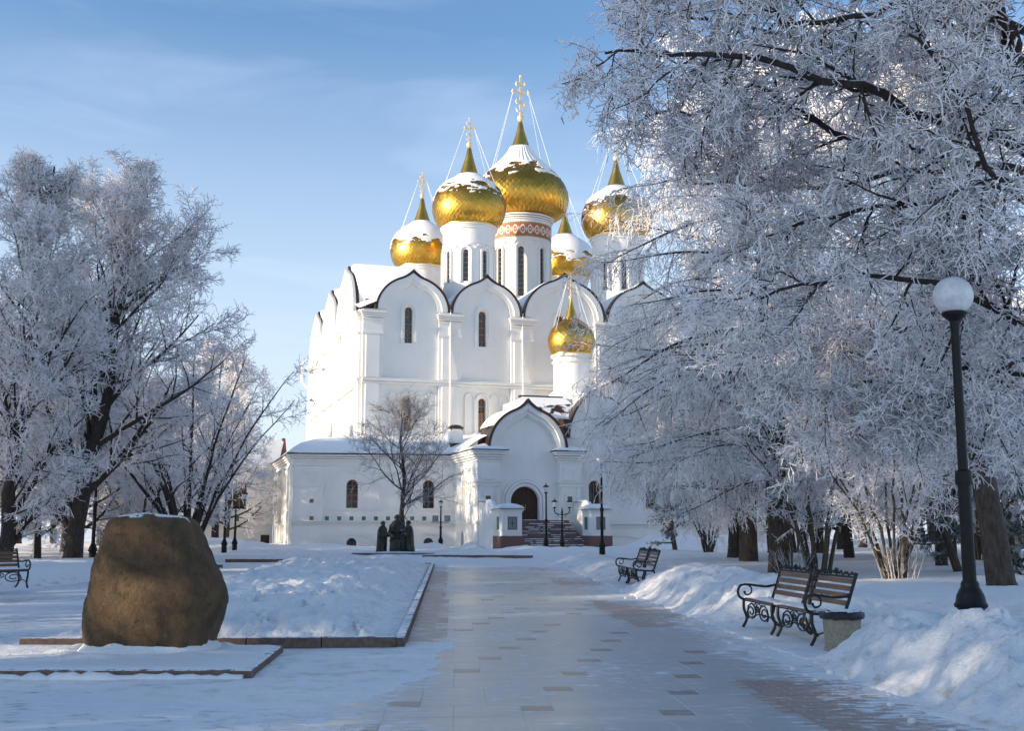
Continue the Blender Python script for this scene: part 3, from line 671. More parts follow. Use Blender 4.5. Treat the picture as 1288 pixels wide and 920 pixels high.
def drum(cx, cy, r, z0, z1, nwin, a_off, zw0, zw1, band=None, ww=.26):
    b = MB()
    # cylinder with real window slots
    n = nwin*10; v = []; f = []; hw = ww/r
    zs = [z0, zw0, zw1-ww, zw1, z1]
    angs = []
    for k in range(nwin):
        a = a_off+2*pi*k/nwin; sp = 2*pi/nwin
        angs += [a-hw, a+hw]+[a+hw+(sp-2*hw)*q/8 for q in range(1, 8)]
    m = len(angs)
    for z in zs: v += [(cx+r*cos(a), cy+r*sin(a), z) for a in angs]
    for i in range(len(zs)-1):
        for j in range(m):
            if i in (1, 2) and j % 9 == 0: continue
            f.append((i*m+j, i*m+(j+1) % m, (i+1)*m+(j+1) % m, (i+1)*m+j))
    b.add(v, f); b.lathe([(r, z1), (.1, z1+.01)], m, cx, cy, cap=False)
    d = part(b, 'drum', PL, smooth=30)
    for k in range(nwin):
        a = a_off+2*pi*k/nwin; T = lambda x, y, z, a=a: (cx+(r-y)*cos(a)-x*sin(a), cy+(r-y)*sin(a)+x*cos(a), z)
        # corner fillers that round the window head + deep reveals
        q = MB(T); hd = [(-ww, zw1)]+[(-ww*cos(pi*i/8), zw1-ww+ww*sin(pi*i/8)) for i in range(9)]+[(ww, zw1)]
        half = 9
        q.plate([(-ww-.02, zw1+.02), (-ww-.02, zw1-ww)]+[(-ww*cos(pi*i/8), zw1-ww+ww*sin(pi*i/8)) for i in range(9)]+[(ww+.02, zw1-ww), (ww+.02, zw1+.02)], [], .0, .3)
        q.box(-ww-.06, -ww, .01, .4, zw0, zw1).box(ww, ww+.06, .01, .4, zw0, zw1).box(-ww, ww, .01, .4, zw0-.06, zw0)
        q.band(archline(0, ww+.34, zw0-.1, zw1-ww), archline(0, ww+.18, zw0-.1, zw1-ww), -.12, .05)
        q.build('window_surround', PL, d)
        w_ = MB(T).box(-ww, ww, .24, .28, zw0, zw1); bars = w_.build('window', M['glass'], d)
        q = MB(T)
        for z in np.arange(zw0+.35, zw1, .5): q.box(-ww, ww, .2, .235, z, z+.05)
        q.build('window_bars', M['muntin'], d)
    return d
def rings(cx, cy, lst, m=PL, name='cornice'):
    b = MB()
    for r, z0, z1 in lst: b.lathe([(r*.9, z0), (r, z0), (r, z1), (r*.9, z1)], 56, cx, cy, cap=False)
    return part(b, name, m, smooth=30)
def arcature(cx, cy, r, z, n, rr):
    b = MB()
    for k in range(n):
        a0 = 2*pi*k/n; pts = [(a0+pi/n*(1-cos(pi*i/8)), z+rr*sin(pi*i/8)) for i in range(9)]
        b.tube([(cx+(r+.04)*cos(a), cy+(r+.04)*sin(a), q) for a, q in pts], .085, 5)
    part(b, 'blind_arcade', PL)
# front-left
def small_head(cx, cy, dz=0, s=1, a0=-1.9, seed=1, snow=.44):
    r = 2.55*s
    drum(cx, cy, r, 20.5, 30.8+dz, 8, a0, 25.0+dz, 28.15+dz)
    rings(cx, cy, [(r+.05, 28.75+dz, 28.95+dz), (r+.12, 30.3+dz, 30.5+dz), (r+.2, 30.5+dz, 30.6+dz), (r+.28, 30.62+dz, 30.75+dz), (r+.1, 20.5, 23.5)]); arcature(cx, cy, r, 28.3+dz, 16, .32)
    rings(cx, cy, [(r+.22, 30.77+dz, 30.92+dz)], M['gold_cone'], 'gilt_ring')
    onion('dome', cx, cy, 30.85+dz, r, 3.62*s, 36.3+dz, 39.2+dz, 39.5+dz, 42.2+dz, snow, seed)
small_head(11.9, 9.5, 0, 1, -1.95, 1, .60)
small_head(27.6, 9.5, .2, 1, -1.7, 2, .60)
small_head(11.2, 28, .1, .98, -1.8, 3, .40)
small_head(28.6, 28, -.1, 1, -1.8, 4, .36)
# central
cx, cy = 19.45, 16.5; r = 3.08
drum(cx, cy, r+.08, 20.5, 34.1, 8, -1.87, 25.3, 30.6, ww=.30)
rings(cx, cy, [(r+.16, 31.45, 31.62), (r+.18, 33.2, 33.32), (r+.24, 33.55, 33.65), (r+.34, 33.75, 33.87), (r+.46, 33.95, 34.12), (r+.3, 20.5, 24.4)]); arcature(cx, cy, r+.08, 30.9, 18, .4)
def frieze_ring(cx, cy, r, z0, z1, n=64):
    b = MB().lathe([(r, z0), (r, z1)], n, cx, cy, cap=False); o = part(b, 'painted_frieze', M['frieze'], smooth=True, recalc=False)
    uv = o.data.uv_layers.new(name='UVMap')
    for p in o.data.polygons:
        j = p.index % n
        for li, vi in zip(p.loop_indices, p.vertices):
            i = vi//n; k = vi % n; u = k/n if not (j == n-1 and k == 0) else 1.0; uv.data[li].uv = (u, i)
frieze_ring(cx, cy, r+.2, 31.62, 33.2)
onion('dome', cx, cy, 34.15, r+.15, 5.1, 42.3, 45.3, 45.6, 50.4, .53, 9, 52, 26, True, False)

# ---------------- surrounding gallery (own wall direction, 10 degrees instead of 17)
gO = at(369, 571, 88.5); dx, dy = gO.x+12.84, gO.y-94; a17 = R(17)
GX, GY = dx*cos(a17)+dy*sin(a17), -dx*sin(a17)+dy*cos(a17); ga = R(-7)
TG = lambda x, y, z: (GX+x*cos(ga)-y*sin(ga), GY+x*sin(ga)+y*cos(ga), z)
TS = lambda s, y, z: (GX+y, GY+s, z)          # side wing, outward -x
QX, QY = 6.89, -12.56
TQ = lambda x, y, z: (QX+x, QY+y, z)
s = 1.017; EZ = 7.5
def big_arch_bay(T, c, holes):
    holes.append(arch(c, .46, 3.2, 5.0)[::-1]); holes.append(arch(c+.03, .40, -.1, .42)[::-1])
def bay_trim(T, c, win=True):
    part(MB(T).band(archline(c, 2.25, 3.15, 3.98), archline(c, 2.08, 3.15, 3.98), -.12, -.002), 'blind_arch', PL)
    part(MB(T).band([(c+.03+2.2*cos(pi-pi*i/16), .05+1.15*sin(pi*i/16)) for i in range(17)], [(c+.03+2.1*cos(pi-pi*i/16), .05+1.07*sin(pi*i/16)) for i in range(17)], -.10, -.002), 'relieving_arch', PL)
    part(MB(T).band(archline(c+.03, .56, 0, .42), archline(c+.03, .44, 0, .42), -.08, -.002), 'window_surround', PL)
    w = part(MB(T).plate(arch(c, .46, 3.2, 5.0), [], .32, .36), 'window', M['glass']); b = MB(T)
    b.band(archline(c, .46, 3.2, 5.0), archline(c, .40, 3.2, 5.0), .25, .315).box(c-.025, c+.025, .26, .316, 3.25, 5.4)
    for z in (3.7, 4.2, 4.7): b.box(c-.4, c+.4, .26, .314, z, z+.05)
    b.build('window_bars', M['muntin'], w)
    w = part(MB(T).plate(arch(c+.03, .40, -.1, .42), [], .2, .24), 'cellar_window', M['glass'])
def gallery_wall(T, x0, x1, bays, z0=-.3, zt=EZ, name='gallery_wall'):
    holes = []
    for c in bays: big_arch_bay(T, c, holes)
    part(MB(T).plate([(x0, z0), (x0, zt), (x1, zt), (x1, z0)], holes, 0, .5), name, PL)
    for c in bays: bay_trim(T, c)
    q = MB(T)
    for z, e, h in ((1.86, .14, .10), (1.98, .20, .07), (6.55, .10, .12), (6.95, .16, .12), (7.12, .26, .12), (7.28, .38, .16)): q.box(x0-e, x1, -e, -.001, z, z+h)
    part(q, 'cornice', PL, bevel=.015)
    part(MB(T).box(x0-.45, x1, -.48, .1, 7.45, 7.53), 'eaves', M['rim'])
GL = 13.0
gallery_wall(TG, 0, GL, (4.69, 10.80))
part(MB(TG).box(0, 2.45, -.07, -.001, 2.12, 6.5).box(2.6, 7.0, -.10, -.001, 3.0, 3.1).box(8.6, GL, -.10, -.001, 3.0, 3.1).box(0, 2.4, -.10, -.001, 4.75, 4.85).box(0, 2.4, -.05, -.001, -.3, 1.84), 'plaster_trim', PL, bevel=.01)
def sq_tile(T, x, z, m, w=.16, fr=.26):
    part(MB(T).band([(x-fr, z-fr), (x-fr, z+fr), (x+fr, z+fr), (x+fr, z-fr), (x-fr, z-fr)], [(x-w, z-w), (x-w, z+w), (x+w, z+w), (x+w, z-w), (x-w, z-w)], -.13, -.002), 'niche_frame', PL)
    part(MB(T).box(x-w, x+w, -.085, -.06, z-w, z+w), 'glazed_tile', m)
for k in range(10):
    if k: sq_tile(TG, 2.74+(k-1)*.965, 2.38, M['tile_green'])
sq_tile(TG, 1.55, 2.38, M['tile_red']); sq_tile(TG, 1.52, 3.75, M['tile_red']); sq_tile(TG, 1.45, 5.6, PL, .2, .34); sq_tile(TG, 12.0, 3.75, PL, .14, .22)
part(MB(TG).tube([(-.5, -.5, 7.4), (-.2, -.25, 6.6), (-.1, -.16, 6.2), (-.1, -.16, .2)], .07, 6), 'drainpipe', PL)
# side wing: two tall niches with blind arches, then the far wing facing us
SL = 16.0
hs_ = [arch(c, .75, 3.1, 5.2)[::-1] for c in (4.2, 8.4)]+[arch(c, .5, .2, 1.1)[::-1] for c in (4.2, 8.4)]
part(MB(TS).plate([(0, -.3), (0, EZ), (SL, EZ), (SL, -.3)], hs_, 0, .5), 'gallery_wall', PL)
part(MB(TS).box(0, SL, .30, .45, -.2, 7.0), 'niche_back', PL)
q = MB(TS)
for z, e, h in ((1.86, .14, .10), (1.98, .20, .07), (2.95, .12, .1), (6.55, .10, .12), (6.95, .16, .12), (7.12, .26, .12), (7.28, .38, .16)): q.box(-.02, SL, -e, -.001, z, z+h)
for c in (.5, 2.6, 6.3, 10.4, 12.5): q.box(c-.25, c+.25, -.2, -.001, -.3, 6.5)
part(q, 'cornice', PL, bevel=.015)
for c in (4.2, 8.4): part(MB(TS).band(archline(c, 1.15, 3.1, 5.2), archline(c, .95, 3.1, 5.2), -.14, -.002), 'blind_arch', PL)
for c in np.arange(1.2, 15, .55): 
    part(MB(TS).box(c, c+.12, -.16, -.002, 2.1, 2.93), 'baluster', PL)
part(MB(TS).box(-.45, SL, -.48, .1, 7.45, 7.53), 'eaves', M['rim'])
TW = lambda x, y, z: (GX-x, GY+SL+y, z)     # far wing, front face at local y=GY+SL, runs to -x
WZ = 7.2
hw_ = [arch(3.1, .62, 3.35, 5.2)[::-1], [(.3, -.2), (1.1, -.2), (1.1, 1.0), (.3, 1.0)]]
part(MB(TW).plate([(.05, -.4), (.05, WZ), (10.5, WZ), (10.5, -.4)], hw_, 0, .5), 'gallery_wall', PL)
w = part(MB(TW).plate(arch(3.1, .62, 3.35, 5.2), [], .3, .34), 'window', M['glass']); b = MB(TW).band(archline(3.1, .62, 3.35, 5.2), archline(3.1, .55, 3.35, 5.2), .24, .295).box(3.07, 3.13, .24, .296, 3.4, 5.6).box(2.6, 3.6, .24, .294, 4.3, 4.36); b.build('window_bars', M['muntin'], w)
part(MB(TW).box(.3, 1.1, .2, .25, -.2, 1.0), 'cellar_door', M['door'])
for k in range(6): sq_tile(TW, 1.0+k*1.15, 2.42, M['tile_green'], .2, .32)
q = MB(TW)
for z, e, h in ((1.86, .12, .10), (3.15, .1, .1), (6.7, .16, .12), (6.95, .3, .2)): q.box(.05, 10.6, -e, -.001, z, z+h)
part(q, 'cornice', PL, bevel=.015)
part(MB(TW).plate([(7.0, -.4), (7.0, 3.6), (8.2, 3.4), (12.5, 2.0), (14.5, 1.7), (14.5, -.4)], [], -3, -.01), 'outer_stair_wall', PL)
part(MB(TW).add([(6.9, -3.2, 3.68), (8.3, -3.2, 3.46), (12.6, -3.2, 2.06), (14.6, -3.2, 1.76), (6.9, .1, 3.78), (8.3, .1, 3.56), (12.6, .1, 2.16), (14.6, .1, 1.86)], [(0, 1, 5, 4), (1, 2, 6, 5), (2, 3, 7, 6)]), 'roof_snow', M['snow_roof'])
# snow-laden roof over the gallery
def loft(A, B, n=10, bulge=.6, up=.2, T=None):
    v = []; f = []; m = len(A)
    for k in range(n+1):
        t = k/n
        for a, b in zip(A, B):
            v.append(tuple(a[i]+(b[i]-a[i])*t for i in range(2))+(a[2]+(b[2]-a[2])*t+bulge*sin(pi*t**.75)+up*min(1, t*6)+.04*float(vn(a[0]*.8+t*3, a[1]*.8+t*4)),))
    for k in range(n):
        for i in range(m-1): f.append((k*m+i, k*m+i+1, (k+1)*m+i+1, (k+1)*m+i))
    return MB(T).add(v, f)
def dens(pts, n=8):
    o = []
    for a, b in zip(pts[:-1], pts[1:]):
        for i in range(n): o.append(tuple(a[k]+(b[k]-a[k])*i/n for k in range(3)))
    return o+[pts[-1]]
c0 = TG(-.45, -.48, 7.53); c1 = TG(GL-.6, -.48, 7.53)
eav = dens([(GX-.45, GY+SL, 7.53), c0, c1, (QX+.2, QY+5.5, 7.53)]); wal = dens([(0.05, 20, 8.7), (0.05, .05, 9.0), (9.5, .05, 9.5), (12, .05, 9.5)])
part(loft(eav, wal, 12, .55, .16), 'roof_snow', M['snow_roof'], smooth=True)
# roof of the far wing: pitched, with rust-red gable end showing
part(MB(TW).add([(-.2, -.5, WZ), (10.8, -.5, WZ), (10.8, 4.5, 10.2), (-1.2, 4.5, 10.2), (-1.2, 10, 8), (10.8, 10, 8)], [(0, 1, 2, 3), (3, 2, 5, 4)]), 'roof_snow', M['snow_roof'])
part(MB(TW).add([(-1.3, 1.8, 8.0), (-1.3, 4.5, 10.3), (-1.3, 7, 8.2), (-1.0, 1.8, 8.0), (-1.0, 4.5, 10.3), (-1.0, 7, 8.2)], [(0, 1, 2), (3, 4, 5), (0, 1, 4, 3), (1, 2, 5, 4), (0, 2, 5, 3)]), 'roof_gable', M['brickend'])
# chimney on the gallery roof
p = at(573, 548, 91.5); dx, dy = p.x+12.84, p.y-94; px_, py_ = dx*cos(a17)+dy*sin(a17), -dx*sin(a17)+dy*cos(a17)
ch = part(MB().box(px_-.52, px_+.52, py_-.45, py_+.45, 7.9, 9.55), 'chimney', PL, bevel=.03)
q = MB().box(px_-.56, px_+.56, py_-.5, py_+.5, 7.9, 8.5).box(px_-.58, px_+.58, py_-.5, py_+.5, 9.72, 9.8).box(px_-.5, px_-.42, py_-.42, py_-.36, 9.5, 9.75).box(px_+.42, px_+.5, py_-.42, py_-.36, 9.5, 9.75)
q.lathe([(.62, 9.85), (.35, 10.02), (.05, 10.06)], 12, px_, py_); q.build('chimney_cap', M['rim'], ch)

# ---------------- entrance portal
PW = 8.3
def pier(x0, x1, name='portal_pier'):
    part(MB(TQ).box(x0, x1, 0, 1.6, -.3, 7.45), name, PL, bevel=.02)
    q = MB(TQ)
    for z, e, h in ((1.95, .12, .12), (2.1, .06, .08), (4.75, .10, .10), (4.95, .05, .06), (5.0+.05, .12, .1), (6.6, .08, .1), (6.8, .16, .12), (6.96, .26, .14), (7.14, .38, .16), (7.32, .50, .12)): q.box(x0-e, x1+e, -e, 1.59, z, z+h)
    part(q, 'capital', PL, bevel=.015)
    part(MB(TQ).box(x0-.55, x1+.55, -.55, 1.7, 7.45, 7.50), 'eaves', M['rim'])
    part(loft(dens([TQ(x0-.6, 1.7, 7.5), TQ(x0-.6, -.6, 7.5), TQ(x1+.6, -.6, 7.5), TQ(x1+.6, 1.7, 7.5)], 5), dens([TQ(x0+.6, 1.7, 7.9), TQ(x0+.7, .8, 7.9), TQ(x1-.7, .8, 7.9), TQ(x1-.6, 1.7, 7.9)], 5), 5, .03, .08), 'roof_snow', M['snow_roof'], smooth=True)
    c = (x0+x1)/2-.1
    q = MB(TQ)
    for x in (x0+.12, x1-.34): q.box(x, x+.22, -.07, -.001, 2.3, 4.7)
    part(q, 'pilaster_strip', PL)
    sq_tile(TQ, c, 5.72, PL, .30, .46); sq_tile(TQ, c, 3.82, M['tile_red'], .2, .40)
pier(0, 1.78); pier(6.55, 8.27)
# left flank of the portal
FL = 7.6
TP = lambda s_, y, z: (QX+y, QY+s_, z)
part(MB(TP).plate([(1.6, -.3), (1.6, 7.45), (FL, 7.45), (FL, -.3)], [arch(3.9, .42, 2.7, 5.3)[::-1], arch(4.6, .45, .1, .9)[::-1]], .02, .5), 'portal_flank', PL)
part(MB(TP).box(3.2, 4.6, .3, .45, 2.6, 6), 'niche_back', PL); part(MB(TP).plate(arch(4.6, .45, .1, .9), [], .25, .3), 'cellar_window', M['glass'])
q = MB(TP)
for z, e, h in ((1.95, .12, .12), (4.75, .08, .08), (6.6, .08, .1), (6.8, .16, .12), (6.96, .26, .14), (7.14, .38, .16), (7.32, .50, .12)): q.box(1.6, FL, -e, .019, z, z+h)
for k in range(6): q.box(1.9+k*.8, 2.1+k*.8, -.06, .019, 2.2, 2.75)
part(q, 'cornice', PL, bevel=.015); part(MB(TP).box(1.6, FL, -.55, .1, 7.45, 7.5), 'eaves', M['rim'])
part(MB(TP).band(archline(3.9, .62, 2.7, 5.3), archline(3.9, .5, 2.7, 5.3), -.08, .018), 'blind_arch', PL)
sq_tile(lambda a, b, c: TP(a, b+.02, c), 2.45, 3.82, PL, .2, .36); sq_tile(lambda a, b, c: TP(a, b+.02, c), 2.45, 5.9, PL, .2, .34)
# recessed door wall with ogee gable above
gc, gw, gz = 4.0, 3.0, 7.9
out = [(.9, -.3), (.9, gz)]+ogee(gc, gw, gz, .97, .55)+[(7.1, gz), (7.1, -.3)]
dc, dr, dz_ = 3.92, 1.125, 3.64
part(MB(TQ).plate(out, [arch(dc, dr, 2.2, dz_, 20)[::-1]], .62, 1.3), 'portal_wall', PL)
part(MB(TQ).band(ogee(gc, gw+.22, gz-.35, 1.03, .65), ogee(gc, gw+.04, gz-.35, 1.03, .5), -.12, .9), 'gable_edging', M['rim'])
part(MB(TQ).band(ogee(gc, gw+.03, gz-.35, 1.03, .5), ogee(gc, gw-.33, gz-.35, 1.03, .42), 0, .8), 'archivolt', PL)
part(MB(TQ).band(ogee(gc, gw-.333, gz-.35, 1.03, .42), ogee(gc, gw-.62, gz-.35, 1.03, .35), .28, .8), 'archivolt', PL)
part(MB(TQ).band(ogee(gc, gw-.623, gz-.35, 1.03, .35), ogee(gc, gw-.74, gz-.35, 1.03, .3), .45, .8), 'archivolt', PL)
for rr, e in ((1.85, .10), (1.62, .2), (1.38, .10)):
    part(MB(TQ).band(archline(dc, rr, 2.2, dz_, 20), archline(dc, rr-.2, 2.2, dz_, 20), .62-e, .619), 'door_archivolt', PL)
dr_o = part(MB(TQ).plate(arch(dc, dr, 2.2, dz_, 20), [], 1.0, 1.06), 'portal_door', M['door']); q = MB(TQ)
for x in np.arange(-1.0, 1.01, .2): q.box(dc+x-.02, dc+x+.02, .95, .998, 2.2, dz_+sqrt(max(0, dr*dr-x*x))-.02)
for z in np.arange(2.4, 4.75, .2):
    hw = dr if z < dz_ else sqrt(max(0, dr*dr-(z-dz_)**2)); q.box(dc-hw, dc+hw, .93, .949, z-.02, z+.02)
q.build('door_lattice', M['door_bar'], dr_o); MB(TQ).box(dc+.1, dc+.14, .88, .93, 3.0, 3.4).box(dc-.14, dc-.1, .88, .93, 3.0, 3.4).build('door_handle', M['gold_cone'], dr_o)
# portal barrel roof
line = ogee(gc, gw+.1, gz-.3, 1.02, .6); n = len(line); v = []; f = []
for y in (.2, 3.6): v += [(x, y, z) for x, z in line]
for i in range(n-1): f.append((i, i+1, n+i+1, n+i))
part(MB(TQ).add(v, f), 'portal_roof', M['rim'])
v = []; f = []; ks = (-.1, .1, .6, 1.4, 2.2, 3.0, 3.7); i0, i1 = 6, 26
for k, y in enumerate(ks):
    for i in range(i0, i1+1):
        x, z = line[i]; e = abs(sin(pi*(i-i0)/(i1-i0)))**.5; up = (0, .08, .16, .2, .2, .2, .15)[k]*e*(1.3-.6*i/32); bite = .0
        v.append((x-(.25 if i < 12 and k > 1 else 0), y, z+.03+up))
m = i1-i0+1
for k in range(len(ks)-1):
    for i in range(m-1):
        if (i > m*.62 and float(vn(ks[k]*1.7+3, i*.7)) > .45): continue
        f.append((k*m+i, k*m+i+1, (k+1)*m+i+1, (k+1)*m+i))
part(MB(TQ).add(v, f), 'roof_snow', M['snow_roof'], smooth=True)
# snow heap in the valley left of the portal roof
part(loft(dens([TQ(-.55, 1.2, 7.52), TQ(-.55, 4, 7.52), TQ(-.55, 8, 7.7)], 5), dens([TQ(.95, .7, 8.5), TQ(1.2, 3.6, 8.8), TQ(3.0, 12.3, 9.6)], 5), 6, .1, .12), 'roof_snow', M['snow_roof'], smooth=True)
# stairs
for k in range(16):
    z1 = 2.2-.1375*k; y1 = -1.2-.32*k; wx = (1.57, 6.70) if k < 13 else (1.2-.25*(k-12), 6.8+.4*(k-12))
    if k >= 13: wx = (1.1, 7.2+.5*(k-12))
    part(MB(TQ).box(wx[0], wx[1], y1-.34, (y1+.6 if k else .99), -.3, z1), 'stair_step', M['step'], bevel=.01)
part(MB(TQ).box(2.0, 6.2, -1.2, .62, 1.5, 2.197), 'landing', M['step'])
q = MB(TQ)
for k in range(16):
    z1 = 2.2-.1375*k; y1 = -1.2-.32*k-.34; x = 1.6 if k < 13 else 1.2; xe = 6.65 if k < 13 else 7.3
    while x < xe:
        l = random.uniform(.15, 1.1); h_ = random.uniform(.015, .05)
        if random.random() < .62: q.box(x, min(x+l, xe), y1-.015, y1+.27, z1-.012*random.random(), z1+h_)
        x += l+random.uniform(.02, .3)
tag(part(q, 'step_snow', M['snow']), kind='stuff')
for side, (xa, xb) in enumerate(((.12, 1.55), (6.72, 8.15))):
    pf, pb = -6.15, -4.35
    b_ = part(MB(TQ).box(xa-.14, xb+.14, pf-.14, pb+.14, -.3, 1.07), 'pedestal_base', M['granite_red'], bevel=.015)
    part(MB(TQ).box(xa, xb, pf, pb, 1.07, 2.85), 'pedestal', PL, bevel=.02)
    part(MB(TQ).box(xa-.06, xb+.06, pf-.06, pb+.06, 2.72, 2.80).box(xa-.12, xb+.12, pf-.12, pb+.12, 2.82, 2.92), 'pedestal_cornice', PL)
    part(MB(TQ).box(xa-.18, xb+.18, pf-.18, pb+.18, 2.92, 2.96), 'pedestal_eaves', M['rim'])
    cxp, cyp = (xa+xb)/2, (pf+pb)/2; hwp = (xb-xa)/2+.17
    v = []; f = []
    for k, (t, z) in enumerate(((1, 2.965), (1.0, 3.03), (.85, 3.16), (.55, 3.28), (.2, 3.35))):
        for (sx, sy) in ((-1, -1), (0, -1.0), (1, -1), (1, 0), (1, 1), (0, 1), (-1, 1), (-1, 0)): v.append(TQ(cxp+sx*hwp*t, cyp+sy*hwp*t, z))
    for k in range(4):
        for j in range(8): f.append((k*8+j, k*8+(j+1) % 8, (k+1)*8+(j+1) % 8, (k+1)*8+j))
    f.append(tuple(range(32, 40))); part(MB().add(v, f), 'roof_snow', M['snow_roof'], smooth=True)
    for T, cc in ((TQ, cxp), (None, None)):
        if T is None: T = (lambda a, b, c, xa=xa: (QX+xa+b, QY+a, c)); cc = cyp; off = 0
        else: off = pf
        TT = lambda a, b, c, T=T, off=off: T(a, b+off, c)
        hz = 1.95; wv, hv = (.36, .46)
        part(MB(TT).band([(cc-wv-.1, hz-hv-.1), (cc-wv-.1, hz+hv+.1), (cc+wv+.1, hz+hv+.1), (cc+wv+.1, hz-hv-.1), (cc-wv-.1, hz-hv-.1)], [(cc-wv, hz-hv), (cc-wv, hz+hv), (cc+wv, hz+hv), (cc+wv, hz-hv), (cc-wv, hz-hv)], -.07, -.001), 'panel_frame', PL)
        pn = part(MB(TT).box(cc-wv, cc+wv, -.03, -.002, hz-hv, hz+hv), 'mosaic_panel', M['panel_grey'] if T is TQ else M['tile_green'])
        if T is TQ:
            e = MB(TT).box(cc-wv+.04, cc-wv+.07, -.04, -.031, hz-hv+.05, hz+hv-.05).box(cc+wv-.07, cc+wv-.04, -.04, -.031, hz-hv+.05, hz+hv-.05).box(cc-wv+.07, cc+wv-.07, -.04, -.031, hz+hv-.08, hz+hv-.05).box(cc-wv+.07, cc+wv-.07, -.04, -.031, hz-hv+.05, hz-hv+.08)
            e.box(cc-.02, cc+.02, -.045, -.031, hz-.28, hz+.28).box(cc-.13, cc+.13, -.044, -.031, hz-.02, hz+.02)
            e.plate([(cc, hz+.12), (cc-.1, hz), (cc, hz-.12), (cc+.1, hz)], [], -.05, -.0445); e.build('emblem', M['emblem'], pn)
    # parapet running back up to the portal
    xw = (xa, xa+.5) if side == 0 else (xb-.5, xb)
    pr = [(pb, -.3), (pb, 2.85), (-3.3, 2.9), (-2.1, 3.55), (.0, 3.6), (.0, -.3)]
    Tpar = lambda a, b, c: (QX+b, QY+a, c)
    part(MB(Tpar).plate(pr, [], xw[0], xw[1]), 'stair_parapet', PL)
    v = []
    for y, z in ((pb+.1, 2.9), (-3.3, 2.95), (-2.1, 3.6), (.02, 3.66)): v += [TQ(xw[0]-.08, y, z-.03), TQ((xw[0]+xw[1])/2, y, z+.1), TQ(xw[1]+.08, y, z-.03)]
    part(MB().add(v, [(3*k+j, 3*k+j+1, 3*k+j+4, 3*k+j+3) for k in range(3) for j in range(2)]), 'roof_snow', M['snow_roof'])
    part(MB(Tpar).band([(pb, 2.87), (-3.3, 2.92), (-2.1, 3.57), (0, 3.62)], [(pb, 2.82), (-3.3, 2.87), (-2.1, 3.52), (0, 3.57)], xw[0]-.05, xw[1]+.05), 'parapet_edge', M['rim'])
# ---------------- chapel right of the portal, with its own small dome
gc2, gw2, gz2 = 12.7, 4.3, 8.8
part(MB(TQ).plate([(6.0, -.3), (6.0, 8.9), (8.4, 8.9)]+ogee(gc2, gw2, gz2, 1.0, .6)+[(17.0, 8.9), (30, 8.5), (30, -.3)], [arch(10.55, .5, 3.2, 4.9)[::-1], arch(15.5, .5, 3.2, 4.9)[::-1]], 3.0, 3.6), 'chapel_wall', PL)
for c in (10.55, 15.5):
    w = part(MB(TQ).plate(arch(c, .5, 3.2, 4.9), [], 3.3, 3.34), 'window', M['glass']); MB(TQ).band(archline(c, .5, 3.2, 4.9), archline(c, .43, 3.2, 4.9), 3.24, 3.295).box(c-.025, c+.025, 3.24, 3.296, 3.3, 5.3).build('window_bars', M['muntin'], w)
part(MB(TQ).band(ogee(gc2, gw2+.2, gz2, 1.0, .75), ogee(gc2, gw2+.04, gz2, 1.0, .6), 2.6, 3.7), 'gable_edging', M['rim'])
part(MB(TQ).band(ogee(gc2, gw2+.03, gz2, 1.0, .58), ogee(gc2, gw2-.45, gz2, 1.0, .5), 2.75, 2.998), 'archivolt', PL)
part(MB(TQ).band(ogee(gc2, gw2-.453, gz2, 1.0, .5), ogee(gc2, gw2-.8, gz2, 1.0, .4), 2.88, 2.998), 'archivolt', PL)
part(MB(TQ).box(8.4, 30, 2.8, 2.999, 1.9, 2.05).box(8.4, 30, 2.86, 2.998, 1.7, 1.8).box(16.8, 30, 2.5, 2.999, 8.1, 8.5), 'cornice', PL)
part(MB(TQ).band([(12.3+3.3*cos(pi-pi*i/16), -.2+1.3*sin(pi*i/16)) for i in range(17)], [(12.3+3.2*cos(pi-pi*i/16), -.2+1.2*sin(pi*i/16)) for i in range(17)], 2.9, 2.998), 'relieving_arch', PL)
line = ogee(gc2, gw2+.1, gz2, 1.0, .62); v = [(x, y, z+.06) for y in (2.9, 11.5) for x, z in line]; n = len(line)
part(MB(TQ).add(v, [(i, i+1, n+i+1, n+i) for i in range(n-1)]), 'chapel_roof', M['roofdark'], smooth=True)
part(MB(TQ).add([(16.6, 2.4, 8.55), (30.5, 2.4, 8.55), (30.5, 11.5, 10.5), (16.6, 11.5, 10.5)], [(0, 1, 2, 3)]), 'roof_snow', M['snow_roof'])
# lean-to roof with dark ridge behind the portal gable
part(MB(TQ).box(5.4, 8.9, 6.2, 11.5, 7, 12.25), 'chapel_base', PL)
part(MB(TQ).add([(.9, 3.5, 7.5), (7.1, 3.5, 7.5), (7.1, 12.4, 9.6), (.9, 12.4, 9.6), (4, 3.5, 10.9), (4, 12.4, 9.7)], [(0, 1, 2, 3), (0, 4, 5, 3), (4, 1, 2, 5), (0, 1, 4), (3, 2, 5)]), 'porch_rear_roof', M['snow_roof'])
part(MB(TQ).box(5.2, 9.0, 6.0, 6.5, 12.33, 12.5), 'roof_ridge', M['rim'])
v = [TQ(5.3, 5.9, 12.36), TQ(9.1, 5.9, 12.36), TQ(9.3, 4.6, 11.75), TQ(4.2, 4.2, 11.2), TQ(10.3, 3.1, 10.2), TQ(5.6, 2.4, 10.4)]
part(MB().add(v, [(0, 1, 2, 3), (3, 2, 4, 5)]), 'roof_snow', M['roofdark'])
ccx, ccy = QX+10.5, QY+8
b = MB().lathe([(1.55, 10), (1.55, 16.0), (1.62, 16.05), (1.62, 16.3)], 32, ccx, ccy); part(b, 'drum', PL, smooth=40)
part(MB().lathe([(1.95, 10), (1.95, 12.9), (1.6, 13.2)], 32, ccx, ccy), 'drum_base', PL, smooth=40)
